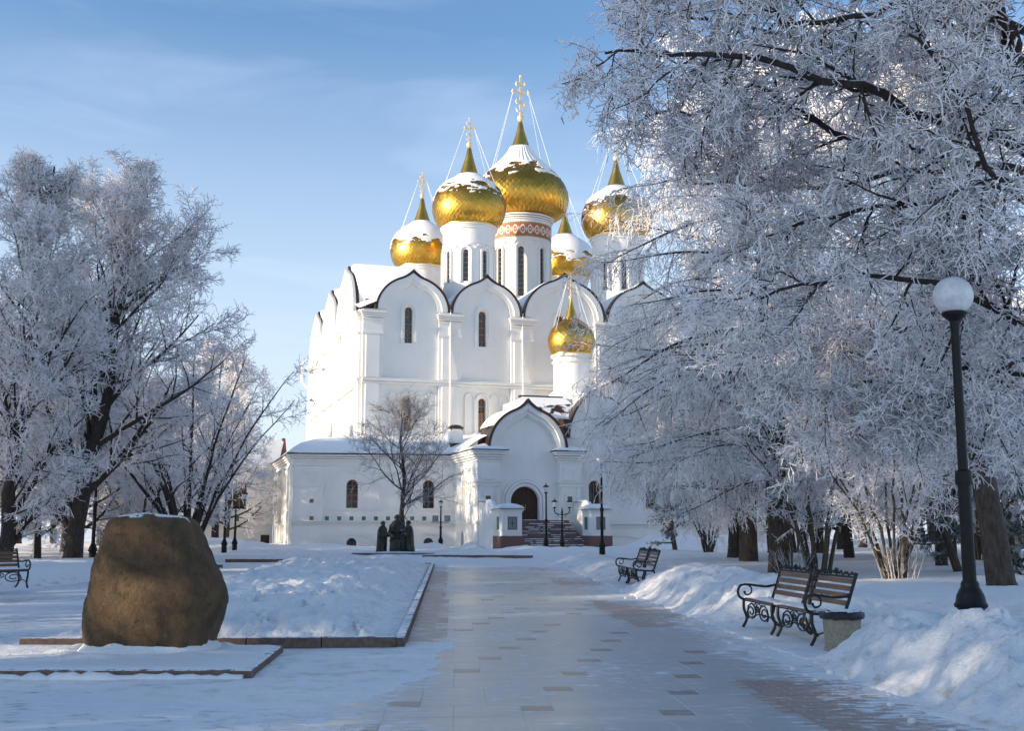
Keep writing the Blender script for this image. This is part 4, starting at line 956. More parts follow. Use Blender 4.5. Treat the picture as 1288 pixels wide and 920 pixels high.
rings(ccx, ccy, [(1.7, 15.6, 15.75), (1.78, 16.1, 16.3)]); rings(ccx, ccy, [(1.8, 16.3, 16.42)], M['gold_cone'], 'gilt_ring')
onion('dome', ccx, ccy, 16.36, 1.55, 2.02, 19.6, 21.3, 21.4, 23.6, .97, 21, 30, 18)

# ================================================================== TREES
def nrm(v): return v/np.maximum(np.linalg.norm(v, axis=-1, keepdims=True), 1e-9)
def np_tubes(P, Rr, k):
    """P (n,m,3) polylines, Rr (n,m) radii -> verts, quads"""
    n, m, _ = P.shape
    T = np.empty_like(P); T[:, 1:-1] = P[:, 2:]-P[:, :-2]; T[:, 0] = P[:, 1]-P[:, 0]; T[:, -1] = P[:, -1]-P[:, -2]; T = nrm(T)
    ch = nrm(P[:, -1]-P[:, 0]); ref = np.where(np.abs(ch[:, 2:3]) > .8, np.array([[1., .13, 0]]), np.array([[0, 0, 1.]]))[:, None, :]
    a = nrm(np.cross(T, ref)); b = np.cross(T, a)
    ang = np.arange(k)*2*pi/k
    V = P[:, :, None, :]+(a[:, :, None, :]*np.cos(ang)[None, None, :, None]+b[:, :, None, :]*np.sin(ang)[None, None, :, None])*Rr[:, :, None, None]
    base = (np.arange(n)*m*k)[:, None, None]+(np.arange(m-1)*k)[None, :, None]; j = np.arange(k)[None, None, :]; j2 = (j+1) % k
    F = np.stack([base+j, base+j2, base+k+j2, base+k+j], -1).reshape(-1, 4)
    return V.reshape(-1, 3), F
class Acc:
    def __init__(s): s.V = []; s.F = []; s.n = 0
    def add(s, P, Rr, k=3):
        V, F = np_tubes(P, Rr, k); s.V.append(V); s.F.append(F+s.n); s.n += len(V)
    def build(s, name, m, parent, off=(0, 0, 0)):
        V = np.concatenate(s.V)-np.array(off); F = np.concatenate(s.F); return np_mesh(name, V, F, m, parent)
def interp(P, Rr, t):
    m = P.shape[1]; f = t*(m-1); i = np.minimum(f.astype(int), m-2); w = (f-i)[..., None]
    ii = np.arange(len(P))
    a = P[ii[:, None], i]; b = P[ii[:, None], i+1]; pos = a*(1-w)+b*w
    r = Rr[ii[:, None], i]*(1-w[..., 0])+Rr[ii[:, None], i+1]*w[..., 0]
    return pos, nrm(b-a), r
def spawn(P, Rr, c, L, m=4, ang=(35, 65), t0=.15, t1=1., curl=.15, grav=0., lt=.5, rf=.6, r_end=.25, rmin=.004, lvar=.35, absL=False, prefer=None, plane=None, g=None, rng=rng):
    n = len(P); t = t0+(t1-t0)*(np.arange(c)[None]+rng.random((n, c)))/c
    pos, tan, r = interp(P, Rr, t)
    q = rng.normal(size=(n, c, 3)); q = nrm(q-tan*(q*tan).sum(-1, keepdims=True))
    if plane is not None: q[..., 2] *= plane; q = nrm(q)
    if prefer is not None: q = nrm(q+np.array(prefer)[None, None])
    a = np.radians(rng.uniform(ang[0], ang[1], (n, c)))[..., None]
    d = nrm(tan*np.cos(a)+q*np.sin(a))
    plen = np.linalg.norm(P[:, 1:]-P[:, :-1], axis=-1).sum(1)[:, None]
    ln = (L if absL else L*plen)*(1-lt*t)*rng.uniform(1-lvar, 1+lvar, (n, c))
    pos = pos.reshape(-1, 3); d = d.reshape(-1, 3); ln = ln.reshape(-1); r = r.reshape(-1)
    out = np.empty((n*c, m, 3)); out[:, 0] = pos
    gv = np.array([0, 0, grav]) if g is None else np.array(g)
    for k in range(1, m):
        d = nrm(d+rng.normal(size=d.shape)*curl+gv[None]); out[:, k] = out[:, k-1]+d*(ln/(m-1))[:, None]
    r0 = np.maximum(r*rf, rmin); rr = r0[:, None]*(1-(1-r_end)*np.linspace(0, 1, m)[None]); return out, np.maximum(rr, rmin*.6)
def poly(pts, r0, r1, m=12, wob=.0, rng=rng, pw_=1.):
    pts = np.array(pts, float); t = np.linspace(0, 1, m)*(len(pts)-1); i = np.minimum(t.astype(int), len(pts)-2); w = (t-i)[:, None]
    p0 = pts[np.maximum(i-1, 0)]; p1 = pts[i]; p2 = pts[i+1]; p3 = pts[np.minimum(i+2, len(pts)-1)]
    P = .5*((2*p1)+(-p0+p2)*w+(2*p0-5*p1+4*p2-p3)*w**2+(-p0+3*p1-3*p2+p3)*w**3)
    P[1:] += rng.normal(size=P[1:].shape)*wob
    return P[None], (r0+(r1-r0)*np.linspace(0, 1, m)**pw_)[None]
def cat(*a): return np.concatenate(a)

def broad_tree(name, H, spread, seed, loc, label=None, group=None, n1=26, n2=8, n3=8, n4=8, n5=5, rt=.34, barkm=None, tw=(.34, .16), rw=(.022, .017), low=.16, lean=(0, 0), droop=0., up=.06, shape=None, ang1=(28, 55), cat_='tree', frostm=None):
    g = np.random.default_rng(seed); root = empty(name, loc, 0, label, cat_, group)
    T, TR = poly([(0, 0, -.3), (lean[0]*.2, lean[1]*.2, H*.25), (lean[0]*.5+.15, lean[1]*.5, H*.5), (lean[0]*.8-.15, lean[1]*.8, H*.78), (lean[0], lean[1], H)], rt, .03, 16, .06, g, .8)
    TR[0, 0] *= 1.35; a = Acc(); a.add(T, TR, 9)
    B = []; 
    B1, R1 = spawn(T, TR, n1, spread, 9, ang1, low, .93, .10, up, 0, .48, .2, .03, .12, True, rng=g)
    t = np.linspace(low, .93, n1); sh = (lambda q: np.clip(1.25*(1-q)**.55*np.minimum(1, .55+q*1.3), .27, 1)) if shape is None else shape
    k = sh(t)[:, None, None]; B1 = B1[:, :1]+(B1-B1[:, :1])*k; R1 = R1*(.55+.45*k[:, :, 0]); a.add(B1, R1, 6)
    B2, R2 = spawn(B1, R1, n2, .52, 6, (25, 55), .15, 1, .12, up*.6+droop, .45, .6, .25, .014, rng=g); a.add(B2, R2, 5)
    tr = a.build('trunk', barkm or M['bark'], root)
    b = Acc(); B3, R3 = spawn(B2, R2, n3, .50, 4, (25, 60), .1, 1, .16, up*.3+droop, .4, .62, .4, rw[0], rng=g); b.add(B3, R3, 3)
    B4, R4 = spawn(B3, R3, n4, tw[0], 3, (25, 70), .05, 1, .28, droop, .2, .8, .5, rw[1], .4, True, rng=g); b.add(B4, R4, 3)
    if n5: B5, R5 = spawn(B4, R4, n5, tw[1], 2, (30, 80), .1, 1, .25, droop, .2, .8, .5, rw[1]*.8, .4, True, rng=g); b.add(B5, R5, 3)
    b.build('crown', frostm or M['frost'], root); return root
G1 = 'frosted trees in the park left of the path'; G2 = 'frosted trees in the park behind the benches'
p = at(95, 690, 45)
big_left = broad_tree('frosted_tree', 15.3, 6.3, 11, (-17.6, 45, 0), 'tallest rounded white-frosted tree on the left, dark trunk behind the boulder', G1, 38, 9, 8, 5, 2, .42, tw=(.42, .2), rw=(.019, .016), ang1=(28, 62), low=.08, droop=-.015, lean=(2.2, 0))
far_left = broad_tree('frosted_tree', 14.6, 4.0, 12, (-17.6, 39, 0), 'slender upright frosted tree at the left edge behind the slatted bench', G1, 36, 8, 7, 6, 1, .3, tw=(.38, .2), rw=(.018, .015), ang1=(20, 50), low=.07, lean=(.9, 0))
def multi_stem(name, loc, stems, H, spread, seed, label, group=None, rt=.09, barkm=None, n2=9, n3=8, n4=7, n5=4, lean=.5, cat_='shrub', rw=(.014, .011), tw=(.3, .15), az=None, frostm=None, low=.3):
    g = np.random.default_rng(seed); root = empty(name, loc, 0, label, cat_, group); a = Acc(); b = Acc(); SS = []; RR = []
    for k in range(stems):
        A = (2*pi*k/stems+g.uniform(-.3, .3)) if az is None else g.uniform(*az); l = g.uniform(.35, 1)*lean*H; h = H*g.uniform(.7, 1)
        P_, r_ = poly([(.12*cos(A), .12*sin(A), -.2), (.12*cos(A)+l*.22*cos(A), .1*sin(A)+l*.22*sin(A), h*.35), (l*.6*cos(A), l*.6*sin(A), h*.7), (l*cos(A), l*sin(A), h)], rt*g.uniform(.6, 1.1), .015, 12, .03, g); SS.append(P_); RR.append(r_)
    S = cat(*SS); Q = cat(*RR); a.add(S, Q, 7)
    B2, R2 = spawn(S, Q, n2, spread, 6, (25, 60), low, 1, .12, .03, .3, .6, .25, .012, .3, True, rng=g); a.add(B2, R2, 4); a.build('stem', barkm or M['bark'], root)
    B3, R3 = spawn(B2, R2, n3, .5, 5, (25, 65), .1, 1, .18, 0, .4, .7, .4, rw[0], rng=g); b.add(B3, R3, 3)
    B4, R4 = spawn(B3, R3, n4, tw[0], 3, (25, 75), .05, 1, .28, -.02, .2, .8, .5, rw[1], .4, True, rng=g); b.add(B4, R4, 3)
    if n5: B5, R5 = spawn(B4, R4, n5, tw[1], 2, (30, 80), .1, 1, .25, 0, .2, .8, .5, rw[1]*.8, .4, True, rng=g); b.add(B5, R5, 3)
    b.build('crown', frostm or M['frost'], root); return root
multi_stem('frosted_tree', (-14.4, 50, 0), 12, 9.6, 2.3, 21, 'low spreading frosted tree fanning out behind the boulder top', G1, .13, n2=8, n3=7, n4=6, n5=1, lean=.62, cat_='tree', rw=(.015, .012), low=.25)
# young tree behind the bronze group
yt = at(505, 697, 73)
broad_tree('young_tree', 9.5, 4.3, 31, (yt.x, 73, 0), 'small bare tree with thin rime standing behind the bronze group, before the church wall', None, 24, 8, 6, 4, 0, .22, frostm=M['thin_rime'], tw=(.45, .2), rw=(.012, .009), low=.22, ang1=(40, 65), up=.05, shape=lambda q: np.clip(1.25*(1-q)**.5*np.minimum(1, .55+q*1.3), .38, 1))
# --- larch on the right, hanging frosted twigs
def larch(loc, H, seed, label, spread=8.6, nb=62, group=None, dens=1., scale_tw=1.):
    g = np.random.default_rng(seed); root = empty('frosted_larch', loc, 0, label, 'tree', group)
    T, TR = poly([(0, 0, -.3), (-.1, 0, H*.2), (-.3, .1, H*.5), (-.2, 0, H)], .42, .04, 16, .03, g); TR[0, 0] *= 1.3; a = Acc(); a.add(T, TR, 10); a.build('trunk', M['bark_brown'], root)
    a = Acc(); b = Acc()
    t = np.linspace(.29, .97, nb); pos, tan, r = interp(T, TR, t[None]); pos = pos[0]
    A = np.arange(nb)*2.399+g.uniform(-.3, .3, nb); ln = spread*np.clip(1.12*(1-t)**.30, .2, 1)*np.clip(.55+1.5*(t-.29), 0, 1)*g.uniform(.75, 1.1, nb)
    m = 12; B = np.empty((nb, m, 3)); B[:, 0] = pos; el = np.radians(g.uniform(5, 28, nb)-10*(1-t)); d = np.stack([np.cos(A)*np.cos(el), np.sin(A)*np.cos(el), np.sin(el)], 1)
    for k in range(1, m):
        d = nrm(d+g.normal(size=d.shape)*.05+np.array([[0, 0, -.055+.09*(k > 8)]])); B[:, k] = B[:, k-1]+d*(ln/(m-1))[:, None]
    BR = .085*(ln/spread)[:, None]*np.linspace(1, .1, m)[None]+.006; a.add(B, BR, 6)
    B2, R2 = spawn(B, BR, int(18*dens), .32, 7, (35, 70), .12, 1, .10, -.10, .3, .45, .3, .010, .3, False, plane=.35, rng=g); a.add(B2, R2, 4); a.build('branches', M['bark'], root)
    H1, HR = spawn(B2, R2, int(9*dens), .66*scale_tw, 4, (40, 80), .1, 1, .14, -.42, .2, .7, .5, .013, .55, True, rng=g); b.add(H1, HR, 3)
    H0, HR0 = spawn(B, BR, int(20*dens), .8*scale_tw, 4, (50, 90), .15, 1, .14, -.5, .1, .4, .5, .014, .5, True, rng=g); b.add(H0, HR0, 3)
    for q, qr in ((H1, HR), (H0, HR0)):
        K, KR = spawn(q, qr, 3, .18, 2, (25, 70), .05, 1, .25, -.10, .1, .8, .6, .012, .5, True, rng=g); b.add(K, KR, 3)
    b.build('hanging_twigs', M['frost_pink'], root); return root
larch((8.4, 35.2, 0), 18, 41, 'broad larch with long drooping frosted branches behind the near bench')
larch_b = copy_tree(bpy.data.objects['frosted_larch'], loc=(9.6, 46, 0), rz=2.2, sc=1.05); tag(larch_b, 'second drooping frosted larch rising beyond the first, towards the church')

# --- big tree at the right edge: limbs reach in from a trunk just outside the frame
def near_tree():
    g = np.random.default_rng(77); root = empty('frosted_lime_tree', (10.3, 16.2, 0), 0, 'large dark-limbed frosted tree reaching in from the right edge over the globe lamp', 'tree')
    off = np.array([10.3, 16.2, 0]); a = Acc(); b = Acc()
    tk, tr = poly([(10.3, 16.2, -.3), (10.1, 16.1, 2.5), (9.7, 15.9, 5.0), (8.3, 15.6, 8.5), (6.6, 15.2, 12)], .40, .12, 14, .02, g); a.add(tk, tr, 10)
    def W(lst): return [tuple(at(x, y, D+2.9)) for x, y, D in lst]
    limbs = [([(1400, 380, 12.9), (1288, 405, 12.6), (1220, 372, 12.3), (1120, 349, 12), (1030, 356, 11.7), (940, 372, 11.5)], .085),
             ([(1400, 380, 13), (1290, 303, 12.8), (1195, 262, 12.5), (1120, 258, 12.2), (1020, 280, 12), (950, 300, 11.9)], .075),
             ([(1420, 300, 12.9), (1290, 188, 12.4), (1190, 158, 12.0), (1110, 120, 11.6), (1050, 104, 11.2), (960, 74, 11.0), (880, 70, 10.9), (810, 68, 10.9), (765, 58, 10.9)], .10),
             ([(1288, 215, 13.6), (1180, 195, 13.4), (1060, 172, 13.0), (960, 110, 12.6), (885, 138, 12.3), (812, 146, 12.1)], .07),
             ([(1330, 60, 12.4), (1200, -10, 12), (1110, 12, 11.7), (1000, 30, 11.4), (930, -5, 11.2), (850, -40, 11)], .07),
             ([(1330, -40, 12), (1200, -120, 11.5), (1050, -140, 11.2), (900, -120, 11), (800, -90, 11)], .08),
             ([(1380, 470, 14.4), (1280, 470, 14.2), (1170, 464, 14.0), (1095, 480, 13.7), (1030, 494, 13.5), (950, 500, 13.2)], .06),
             ([(1370, 250, 15), (1250, 230, 14.8), (1130, 215, 14.4), (1040, 240, 14), (960, 225, 13.7), (870, 235, 13.4)], .07),
             ([(1420, 440, 13.6), (1290, 450, 13.4), (1235, 480, 13.2), (1190, 500, 13), (1150, 500, 12.9)], .05),
             ([(1400, 330, 11.2), (1288, 250, 11), (1240, 200, 10.8), (1190, 100, 10.5), (1150, 40, 10.3)], .06),
             ([(1400, 420, 15.6), (1260, 390, 15.4), (1130, 420, 15.1), (1040, 440, 14.8), (960, 420, 14.5)], .055),
             ([(1390, 150, 14), (1262, 60, 13.6), (1150, 70, 13.2), (1040, 60, 12.9), (930, 30, 12.6), (800, 10, 12.3)], .06),
             ([(1400, 500, 15.5), (1300, 505, 15.2), (1200, 500, 15), (1120, 520, 14.7), (1060, 510, 14.4)], .05),
             ([(1300, 130, 11.8), (1268, 40, 11.7), (1240, -60, 11.5), (1200, -200, 11.3)], .13)]
    Bs = []; Rs = []
    for pts, r in limbs:
        P_, r_ = poly(W(pts), r, .018, 20, .035, g, .8); Bs.append(P_); Rs.append(r_)
    B1 = cat(*Bs); R1 = cat(*Rs); a.add(B1, R1, 8)
    B2, R2 = spawn(B1, R1, 13, 1.85, 9, (30, 65), .10, 1, .14, -.035, .55, .55, .3, .012, .35, True, rng=g); a.add(B2, R2, 5)
    # forward-hanging secondary boughs
    B2b, R2b = spawn(B1, R1, 5, 1.1, 8, (50, 85), .2, 1, .12, -.12, .3, .5, .3, .010, .3, True, prefer=(0, 0, -.8), rng=g); a.add(B2b, R2b, 5)
    B2 = cat(B2[:, ::1][:, :8], B2b); R2 = cat(R2[:, :8], R2b)
    B3, R3 = spawn(B2, R2, 9, .52, 6, (30, 65), .08, 1, .20, -.03, .25, .62, .45, .0075, .4, True, rng=g); a.add(B3, R3, 4)
    a.build('branches', M['bark'], root, off)
    B4, R4 = spawn(B3, R3, 8, .29, 4, (30, 75), .04, 1, .30, -.06, .1, .9, .35, .0105, .4, True, rng=g); b.add(B4, R4, 3)
    B5, R5 = spawn(B4, R4, 2, .12, 2, (35, 80), .1, 1, .3, 0, .1, .95, .7, .0105, .4, True, rng=g); b.add(B5, R5, 3)
    B6, R6 = spawn(B3, R3, 3, .12, 2, (40, 90), .0, 1, .3, 0, .1, .8, .7, .011, .4, True, rng=g); b.add(B6, R6, 3)
    b.build('frosted_twigs', M['frost'], root, off)
    return root
near_tree()
# --- dark trunked trees standing in the park on the right
def park_tree(name, loc, H, spread, seed, label, rt, barkm, group=G2, lean=(0, 0), low=.3, n=(18, 7, 7, 6, 2), droop=-.03, ang1=(50, 80)):
    return broad_tree(name, H, spread, seed, loc, label, group, n[0], n[1], n[2], n[3], n[4], rt, barkm, (.42, .22), (.022, .018), low, lean, droop, .02, ang1=ang1)
protoA = park_tree('frosted_tree', (10.3, 51.5, 0), 14, 6.0, 51, 'frosted tree with a near-black leaning trunk, between the two benches', .46, M['bark_trunk'], lean=(-.9, 0), n=(20, 7, 6, 6, 1), low=.22)
protoB = park_tree('frosted_tree', (11.1, 25.4, 0), 13, 5.2, 52, 'tall frosted tree whose rough brown trunk leans behind the globe lamp', .36, M['bark_brown'], lean=(-2.4, 0), n=(20, 7, 7, 7, 1), low=.34, ang1=(40, 75))
multi_stem('frosted_shrub', (9.0, 33.2, 0), 9, 5.6, 1.3, 61, 'bushy frosted shrub with pale crooked stems round the larch trunk', 'frosted shrubs behind the benches', .075, M['bark_yellow'], 6, 6, 6, 2, .55)
multi_stem('frosted_shrub', (9.75, 28.8, 0), 13, 4.6, 1.1, 62, 'many-stemmed frosted shrub fanning out left of the globe lamp', 'frosted shrubs behind the benches', .06, M['bark_yellow'], 6, 6, 5, 2, .5)
# thin whips at the shrub feet
def whips(name, loc, n, h, seed, label):
    g = np.random.default_rng(seed); root = empty(name, loc, 0, label, 'twigs', None); a = Acc()
    A = g.uniform(0, 2*pi, n); Ps = []; Rs = []
    for k in range(n):
        l = g.uniform(.1, .5); hh = h*g.uniform(.5, 1); r0 = g.uniform(.05, .42)
        P_, r_ = poly([(r0*cos(A[k]), r0*sin(A[k]), -.1), ((r0+l*.4)*cos(A[k]), (r0+l*.4)*sin(A[k]), hh*.5), ((r0+l)*cos(A[k]), (r0+l)*sin(A[k]), hh)], .013, .007, 6, .012, g); Ps.append(P_); Rs.append(r_)
    S = cat(*Ps); Q = cat(*Rs); a.add(S, Q, 4); K, KR = spawn(S, Q, 4, .22, 3, (20, 50), .4, 1, .2, .03, .2, .7, .5, .006, .3, True, rng=g); a.add(K, KR, 3); a.build('whips', M['thin_rime'], root); return root
whips('frosted_whips', (9.75, 28.5, .1), 36, 1.2, 71, 'thin frosted suckers around the foot of the many-stemmed shrub')
whips('frosted_whips', (8.2, 33.0, .1), 30, 1.1, 72, 'thin frosted suckers at the foot of the larch')
s_src = [o for o in bpy.data.objects if o.get('label', '').startswith('many-stemmed frosted shrub')][0]
for i, (x, y, s_) in enumerate([(-24, 50, 1.3), (-27, 56, 1.2), (-31, 50, 1.4), (-20, 60, 1.2), (-36, 60, 1.3), (-22.5, 66, 1.2)]):
    o = copy_tree(s_src, loc=(x, y, 0), rz=random.uniform(0, 6), sc=s_); tag(o, '%s frosted shrub from the left, far back under the left park trees' % ('first second third fourth fifth sixth'.split()[sorted([-24/50, -27/56, -31/50, -20/60, -36/60, -22.5/66]).index(x/y)]), group='frosted undergrowth on the left')
for i, (x, y, s_) in enumerate([(19, 46, 1.2), (23, 41, 1.1), (28, 50, 1.3), (15.5, 61, 1.2), (34, 62, 1.3), (11.5, 66, 1.1)]):
    o = copy_tree(s_src, loc=(x, y, 0), rz=random.uniform(0, 6), sc=s_); tag(o, '%s frosted shrub from the left, far back under the right park trees' % ('first second third fourth fifth sixth'.split()[sorted([19/46, 23/41, 28/50, 15.5/61, 34/62, 11.5/66]).index(x/y)]), group='frosted undergrowth on the right')
# young pine
def pine(loc, H, seed, label, lean=(0, 0), group=None):
    g = np.random.default_rng(seed); root = empty('young_pine', loc, 0, label, 'pine tree', group)
    T, TR = poly([(0, 0, -.2), (lean[0]*.6, lean[1], H*.45), (lean[0], lean[1], H)], .17, .03, 10, .02, g); a = Acc(); a.add(T, TR, 8)
    B, BR = spawn(T, TR, 34, 1.9, 7, (55, 85), .22, .98, .1, -.0, .75, .4, .3, .015, .2, True, rng=g); a.add(B, BR, 5); a.build('trunk', M['bark_brown'], root)
    b = Acc(); B2, R2 = spawn(B, BR, 10, .4, 4, (30, 60), .25, 1, .12, .05, .3, .6, .5, .01, .3, True, rng=g); b.add(B2, R2, 3)
    B3, R3 = spawn(B2, R2, 34, .13, 2, (25, 60), .1, 1, .1, .03, 0, 1, .5, .006, .2, True, rng=g); b.add(B3, R3, 3); b.build('needles', M['needle'], root); return root
pineA = pine((14.5, 36.5, .1), 4.6, 81, 'small pine with a bent reddish trunk, left of the globe lamp foot', (-1.1, 0), 'young pines')
q_ = copy_tree(pineA, loc=(15.2, 33.5, -.6), rz=2.0, sc=.85); tag(q_, 'short bushy frosted pine just right of the leaning brown trunk')
q_ = copy_tree(pineA, loc=(10.2, 70, 0), rz=1.0, sc=1.1); tag(q_, 'dark green pine seen far back under the larch boughs')

# --- farther trees, copies of a light mesh
FG = 'frosted trees at the back of the park'
fA = broad_tree('frosted_tree', 14, 5.6, 91, (-24, 62, 0), 'farther frosted tree behind the left bench', FG, 22, 7, 6, 5, 1, .32, M['bark_trunk'], (.6, .32), (.03, .026), .16)
fB = broad_tree('frosted_tree', 12.5, 5.2, 92, (17, 62, 0), 'farther frosted tree with spreading boughs in the right background', FG, 20, 7, 6, 5, 1, .3, M['bark_trunk'], (.6, .32), (.03, .026), .12, ang1=(45, 80), droop=-.03)
places = [(-29, 52, 0, 1.05), (-34, 60, 1, 1.1), (-20, 76, 0, .95), (-27, 84, 1, 1.0), (-38, 78, 0, 1.2), (-46, 70, 1, 1.1), (-52, 92, 0, 1.2), (-40, 98, 1, 1.15), (-24.5, 45, 1, .85),
          (12.3, 57.5, 0, .95), (14.5, 49, 1, .9), (19.5, 50, 0, .95), (23.5, 57, 1, 1.1), (16.0, 42, 0, .8), (24.5, 45, 1, .95), (28.5, 52, 0, 1.0), (29, 66, 1, 1.1), (21, 72, 0, 1.1), (26, 84, 1, 1.2), (35, 78, 0, 1.2), (38, 62, 1, 1.1), (19.8, 35, 0, .9), (45, 88, 0, 1.3), (34, 95, 1, 1.3), (15.5, 68, 1, .8), (55, 105, 1, 1.5), (44, 118, 0, 1.5), (31, 120, 1, 1.4), (66, 118, 0, 1.5), (57, 84, 1, 1.3)]
ORD = 'first second third fourth fifth sixth seventh eighth ninth tenth eleventh twelfth thirteenth fourteenth fifteenth sixteenth seventeenth eighteenth nineteenth twentieth twenty-first twenty-second twenty-third twenty-fourth'.split()
places += [(-24, 95, 1, .95), (-30, 105, 0, 1.0), (-38, 110, 1, 1.1), (-46, 105, 0, 1.1), (-55, 110, 1, 1.2), (-24, 70, 1, .75), (-37, 68, 1, .9), (-21.5, 51, 1, .62), (-22, 56, 1, .9), (-27, 68, 0, 1.0), (-33, 90, 1, 1.2), (-18.5, 64, 1, .8), (-31, 45, 0, .9)]
for side in (-1, 1):
    sel = sorted([q for q in places if q[0]*side > 0], key=lambda q: q[0]/q[1])
    for i, (x, y, w, s_) in enumerate(sel):
        o = copy_tree(fA if w == 0 else fB, loc=(x, y, 0), rz=random.uniform(0, 6.28), sc=s_)
        tag(o, '%s frosted background tree from the left, %s of the church' % (ORD[i], 'left' if side < 0 else 'right'), group=FG+(' on the left' if side < 0 else ' on the right'))
# unseen park trees left of the frame, added to throw shade over the path
for i, (x, y, s_) in enumerate([(-46, -26, 1.8), (-42, -18, 1.8), (-46, -10, 1.8), (-42, -2, 1.8), (-46, 6, 1.8), (-42, 14, 1.8), (-46, 22, 1.8), (-42, 30, 1.8), (-46, 38, 1.8), (-19, 13, 1.1), (-17, 4, 1.1), (-22, 24, 1.1), (-52, 47, 1.7), (-60, 10, 2)]):
    o = copy_tree(fA if i % 2 else fB, loc=(x, y, 0), rz=random.uniform(0, 6.28), sc=s_)
    tag(o, 'unseen frosted park tree added beyond the left edge for its shade', group='unseen shade trees added beyond the left edge')

# ================================================================== BOULDER ON ITS PLINTH
pl = MB(); 
pts = [(-6.9, 12.15), (-2.76, 12.15), (-2.95, 14.75), (-6.9, 14.75)]
pl.add([(x, y, -.1) for x, y in pts]+[(x, y, .105) for x, y in pts], [(0, 1, 2, 3), (4, 5, 6, 7), (0, 1, 5, 4), (1, 2, 6, 5), (2, 3, 7, 6), (3, 0, 4, 7)])
PLN = empty('boulder_plinth', (-4.6, 13.4, 0), 0, 'low square stone plinth edged with snow under the big boulder', 'plinth')
off = (-4.6, 13.4, 0); pl.build('plinth_stone', M['kerb'], PLN, bevel=.015, off=off)
def snow_skin(name, x0, x1, y0, y1, zf, nx, ny, m, parent, off):
    X, Y = np.meshgrid(np.linspace(x0, x1, nx), np.linspace(y0, y1, ny)); X = X.ravel(); Y = Y.ravel(); Z = zf(X, Y)
    i = np.arange(ny-1)[:, None]*nx+np.arange(nx-1)[None]; i = i.ravel(); F = np.stack([i, i+1, i+nx+1, i+nx], 1)
    o = np_mesh(name, np.column_stack([X, Y, Z])-np.array(off), F, m, parent); o.data.polygons.foreach_set('use_smooth', [True]*len(F)); return o
pp = [(-6.88, 12.19), (-2.80, 12.19), (-2.99, 14.72), (-6.88, 14.72)]
def psn(x, y):
    s_ = sdf(pp, x, y); c = ((x+4.45)**2/.95**2+(y-13.95)**2/.85**2); return np.where(s_ < -.03, -.2, .085+.035*sm(0, .12, s_))+.02*fbm(x*3, y*3, 4)*sm(0, .3, s_)+.05*np.exp(-((np.sqrt(c)-1)/.16)**2)*vn(x*5, y*5)
snow_skin('plinth_snow', -6.9, -2.76, 12.15, 14.75, psn, 170, 110, M['snow'], PLN, off)
MB().tube([(x, 12.13+.01*sin(x*9), .0+.035*random.random()) for x in np.arange(-6.9, -2.8, .09)], [.035+.04*random.random() for _ in np.arange(-6.9, -2.8, .09)], 7).build('edge_snow', M['snow'], PLN, smooth=True, off=off)
rk = MB(); 
prof = [(-.02, -.68, .70), (.06, -.70, .75), (.2, -.73, .79), (.40, -.745, .85), (.60, -.745, .885), (.78, -.72, .865), (.95, -.68, .80), (1.12, -.64, .71), (1.3, -.605, .625), (1.45, -.585, .575), (1.55, -.57, .54), (1.61, -.54, .49), (1.645, -.47, .42), (1.66, -.36, .3)]
nR = 150; v = []; f = []; pz = [p[0] for p in prof]
zz = list(np.linspace(-.02, 1.52, 96))+[1.55, 1.575, 1.60, 1.62, 1.637, 1.648, 1.655, 1.66]
for z in zz:
    xl = -np.interp(z, pz, [p[1] for p in prof]); xr = np.interp(z, pz, [p[2] for p in prof])
    for j in range(nR):
        a = 2*pi*j/nR; ca, sa = cos(a), sin(a); e = 2/2.9
        px = (abs(ca)**e)*(xr if ca > 0 else xl)*(1 if ca > 0 else -1); py = (abs(sa)**e)*min(xr, xl)*.82*(1 if sa > 0 else -1)
        n1 = float(fbm(np.array([px*1.5+z*.6+9]), np.array([py*1.5+z*1.3]), 5)[0])-.5; n2 = float(fbm(np.array([px*5+z*2]), np.array([py*5-z*5+3]), 4, 4)[0])-.5
        # facet: right flank cut and an edge down the front right
        fac = .07*max(0, 1-abs(a-5.35)/.35)*sm(-.2, .5, z)*(1-.6*z/1.6); n3_ = float(fbm(np.array([px*13+z*7]), np.array([py*13-z*15]), 3, 7)[0])-.5; n = 1+n1*.20+n2*.075+n3_*.022+float(fac)
        tilt = (.04*(px/.8)*(-1)+n1*.12)*sm(1.3, 1.62, z)
        v.append((-4.43+px*n, 13.95+py*n, .10+z+float(tilt)))
m = len(zz)
for i in range(m-1):
    for j in range(nR): f.append((i*nR+j, i*nR+(j+1) % nR, (i+1)*nR+(j+1) % nR, (i+1)*nR+j))
f.append(tuple((m-1)*nR+j for j in range(nR)))
bo = MB().add(v, f).build('boulder', M['boulder'], smooth=True, off=(-4.43, 13.95, 0)); bo.location = (-4.43, 13.95, 0)
tag(bo, 'huge brown upright boulder with patches of snow on its flat top', 'boulder')

v = []; f = []; n = 120
for j in range(n):
    a = 2*pi*j/n; w_ = float(vn(a*4, 2.)); ca, sa = cos(a), sin(a); e = 2/2.9; rx = (.73 if ca > 0 else .70); X_ = (abs(ca)**e)*rx*(1 if ca > 0 else -1); Y_ = (abs(sa)**e)*.58*(1 if sa > 0 else -1)
    for k_, (s1, z_) in enumerate(((.94, .14+.08*w_), (1.03, .10+.06*w_), (1.10+.1*w_, .03), (1.22+.16*w_, -.01))): v.append((-4.43+X_*s1, 13.95+Y_*s1, .105+z_))
for j in range(n):
    for k_ in range(3): f.append((j*4+k_, j*4+k_+1, ((j+1) % n)*4+k_+1, ((j+1) % n)*4+k_))
MB().add(v, f).build('foot_drift', M['snow'], PLN, smooth=True, off=off)

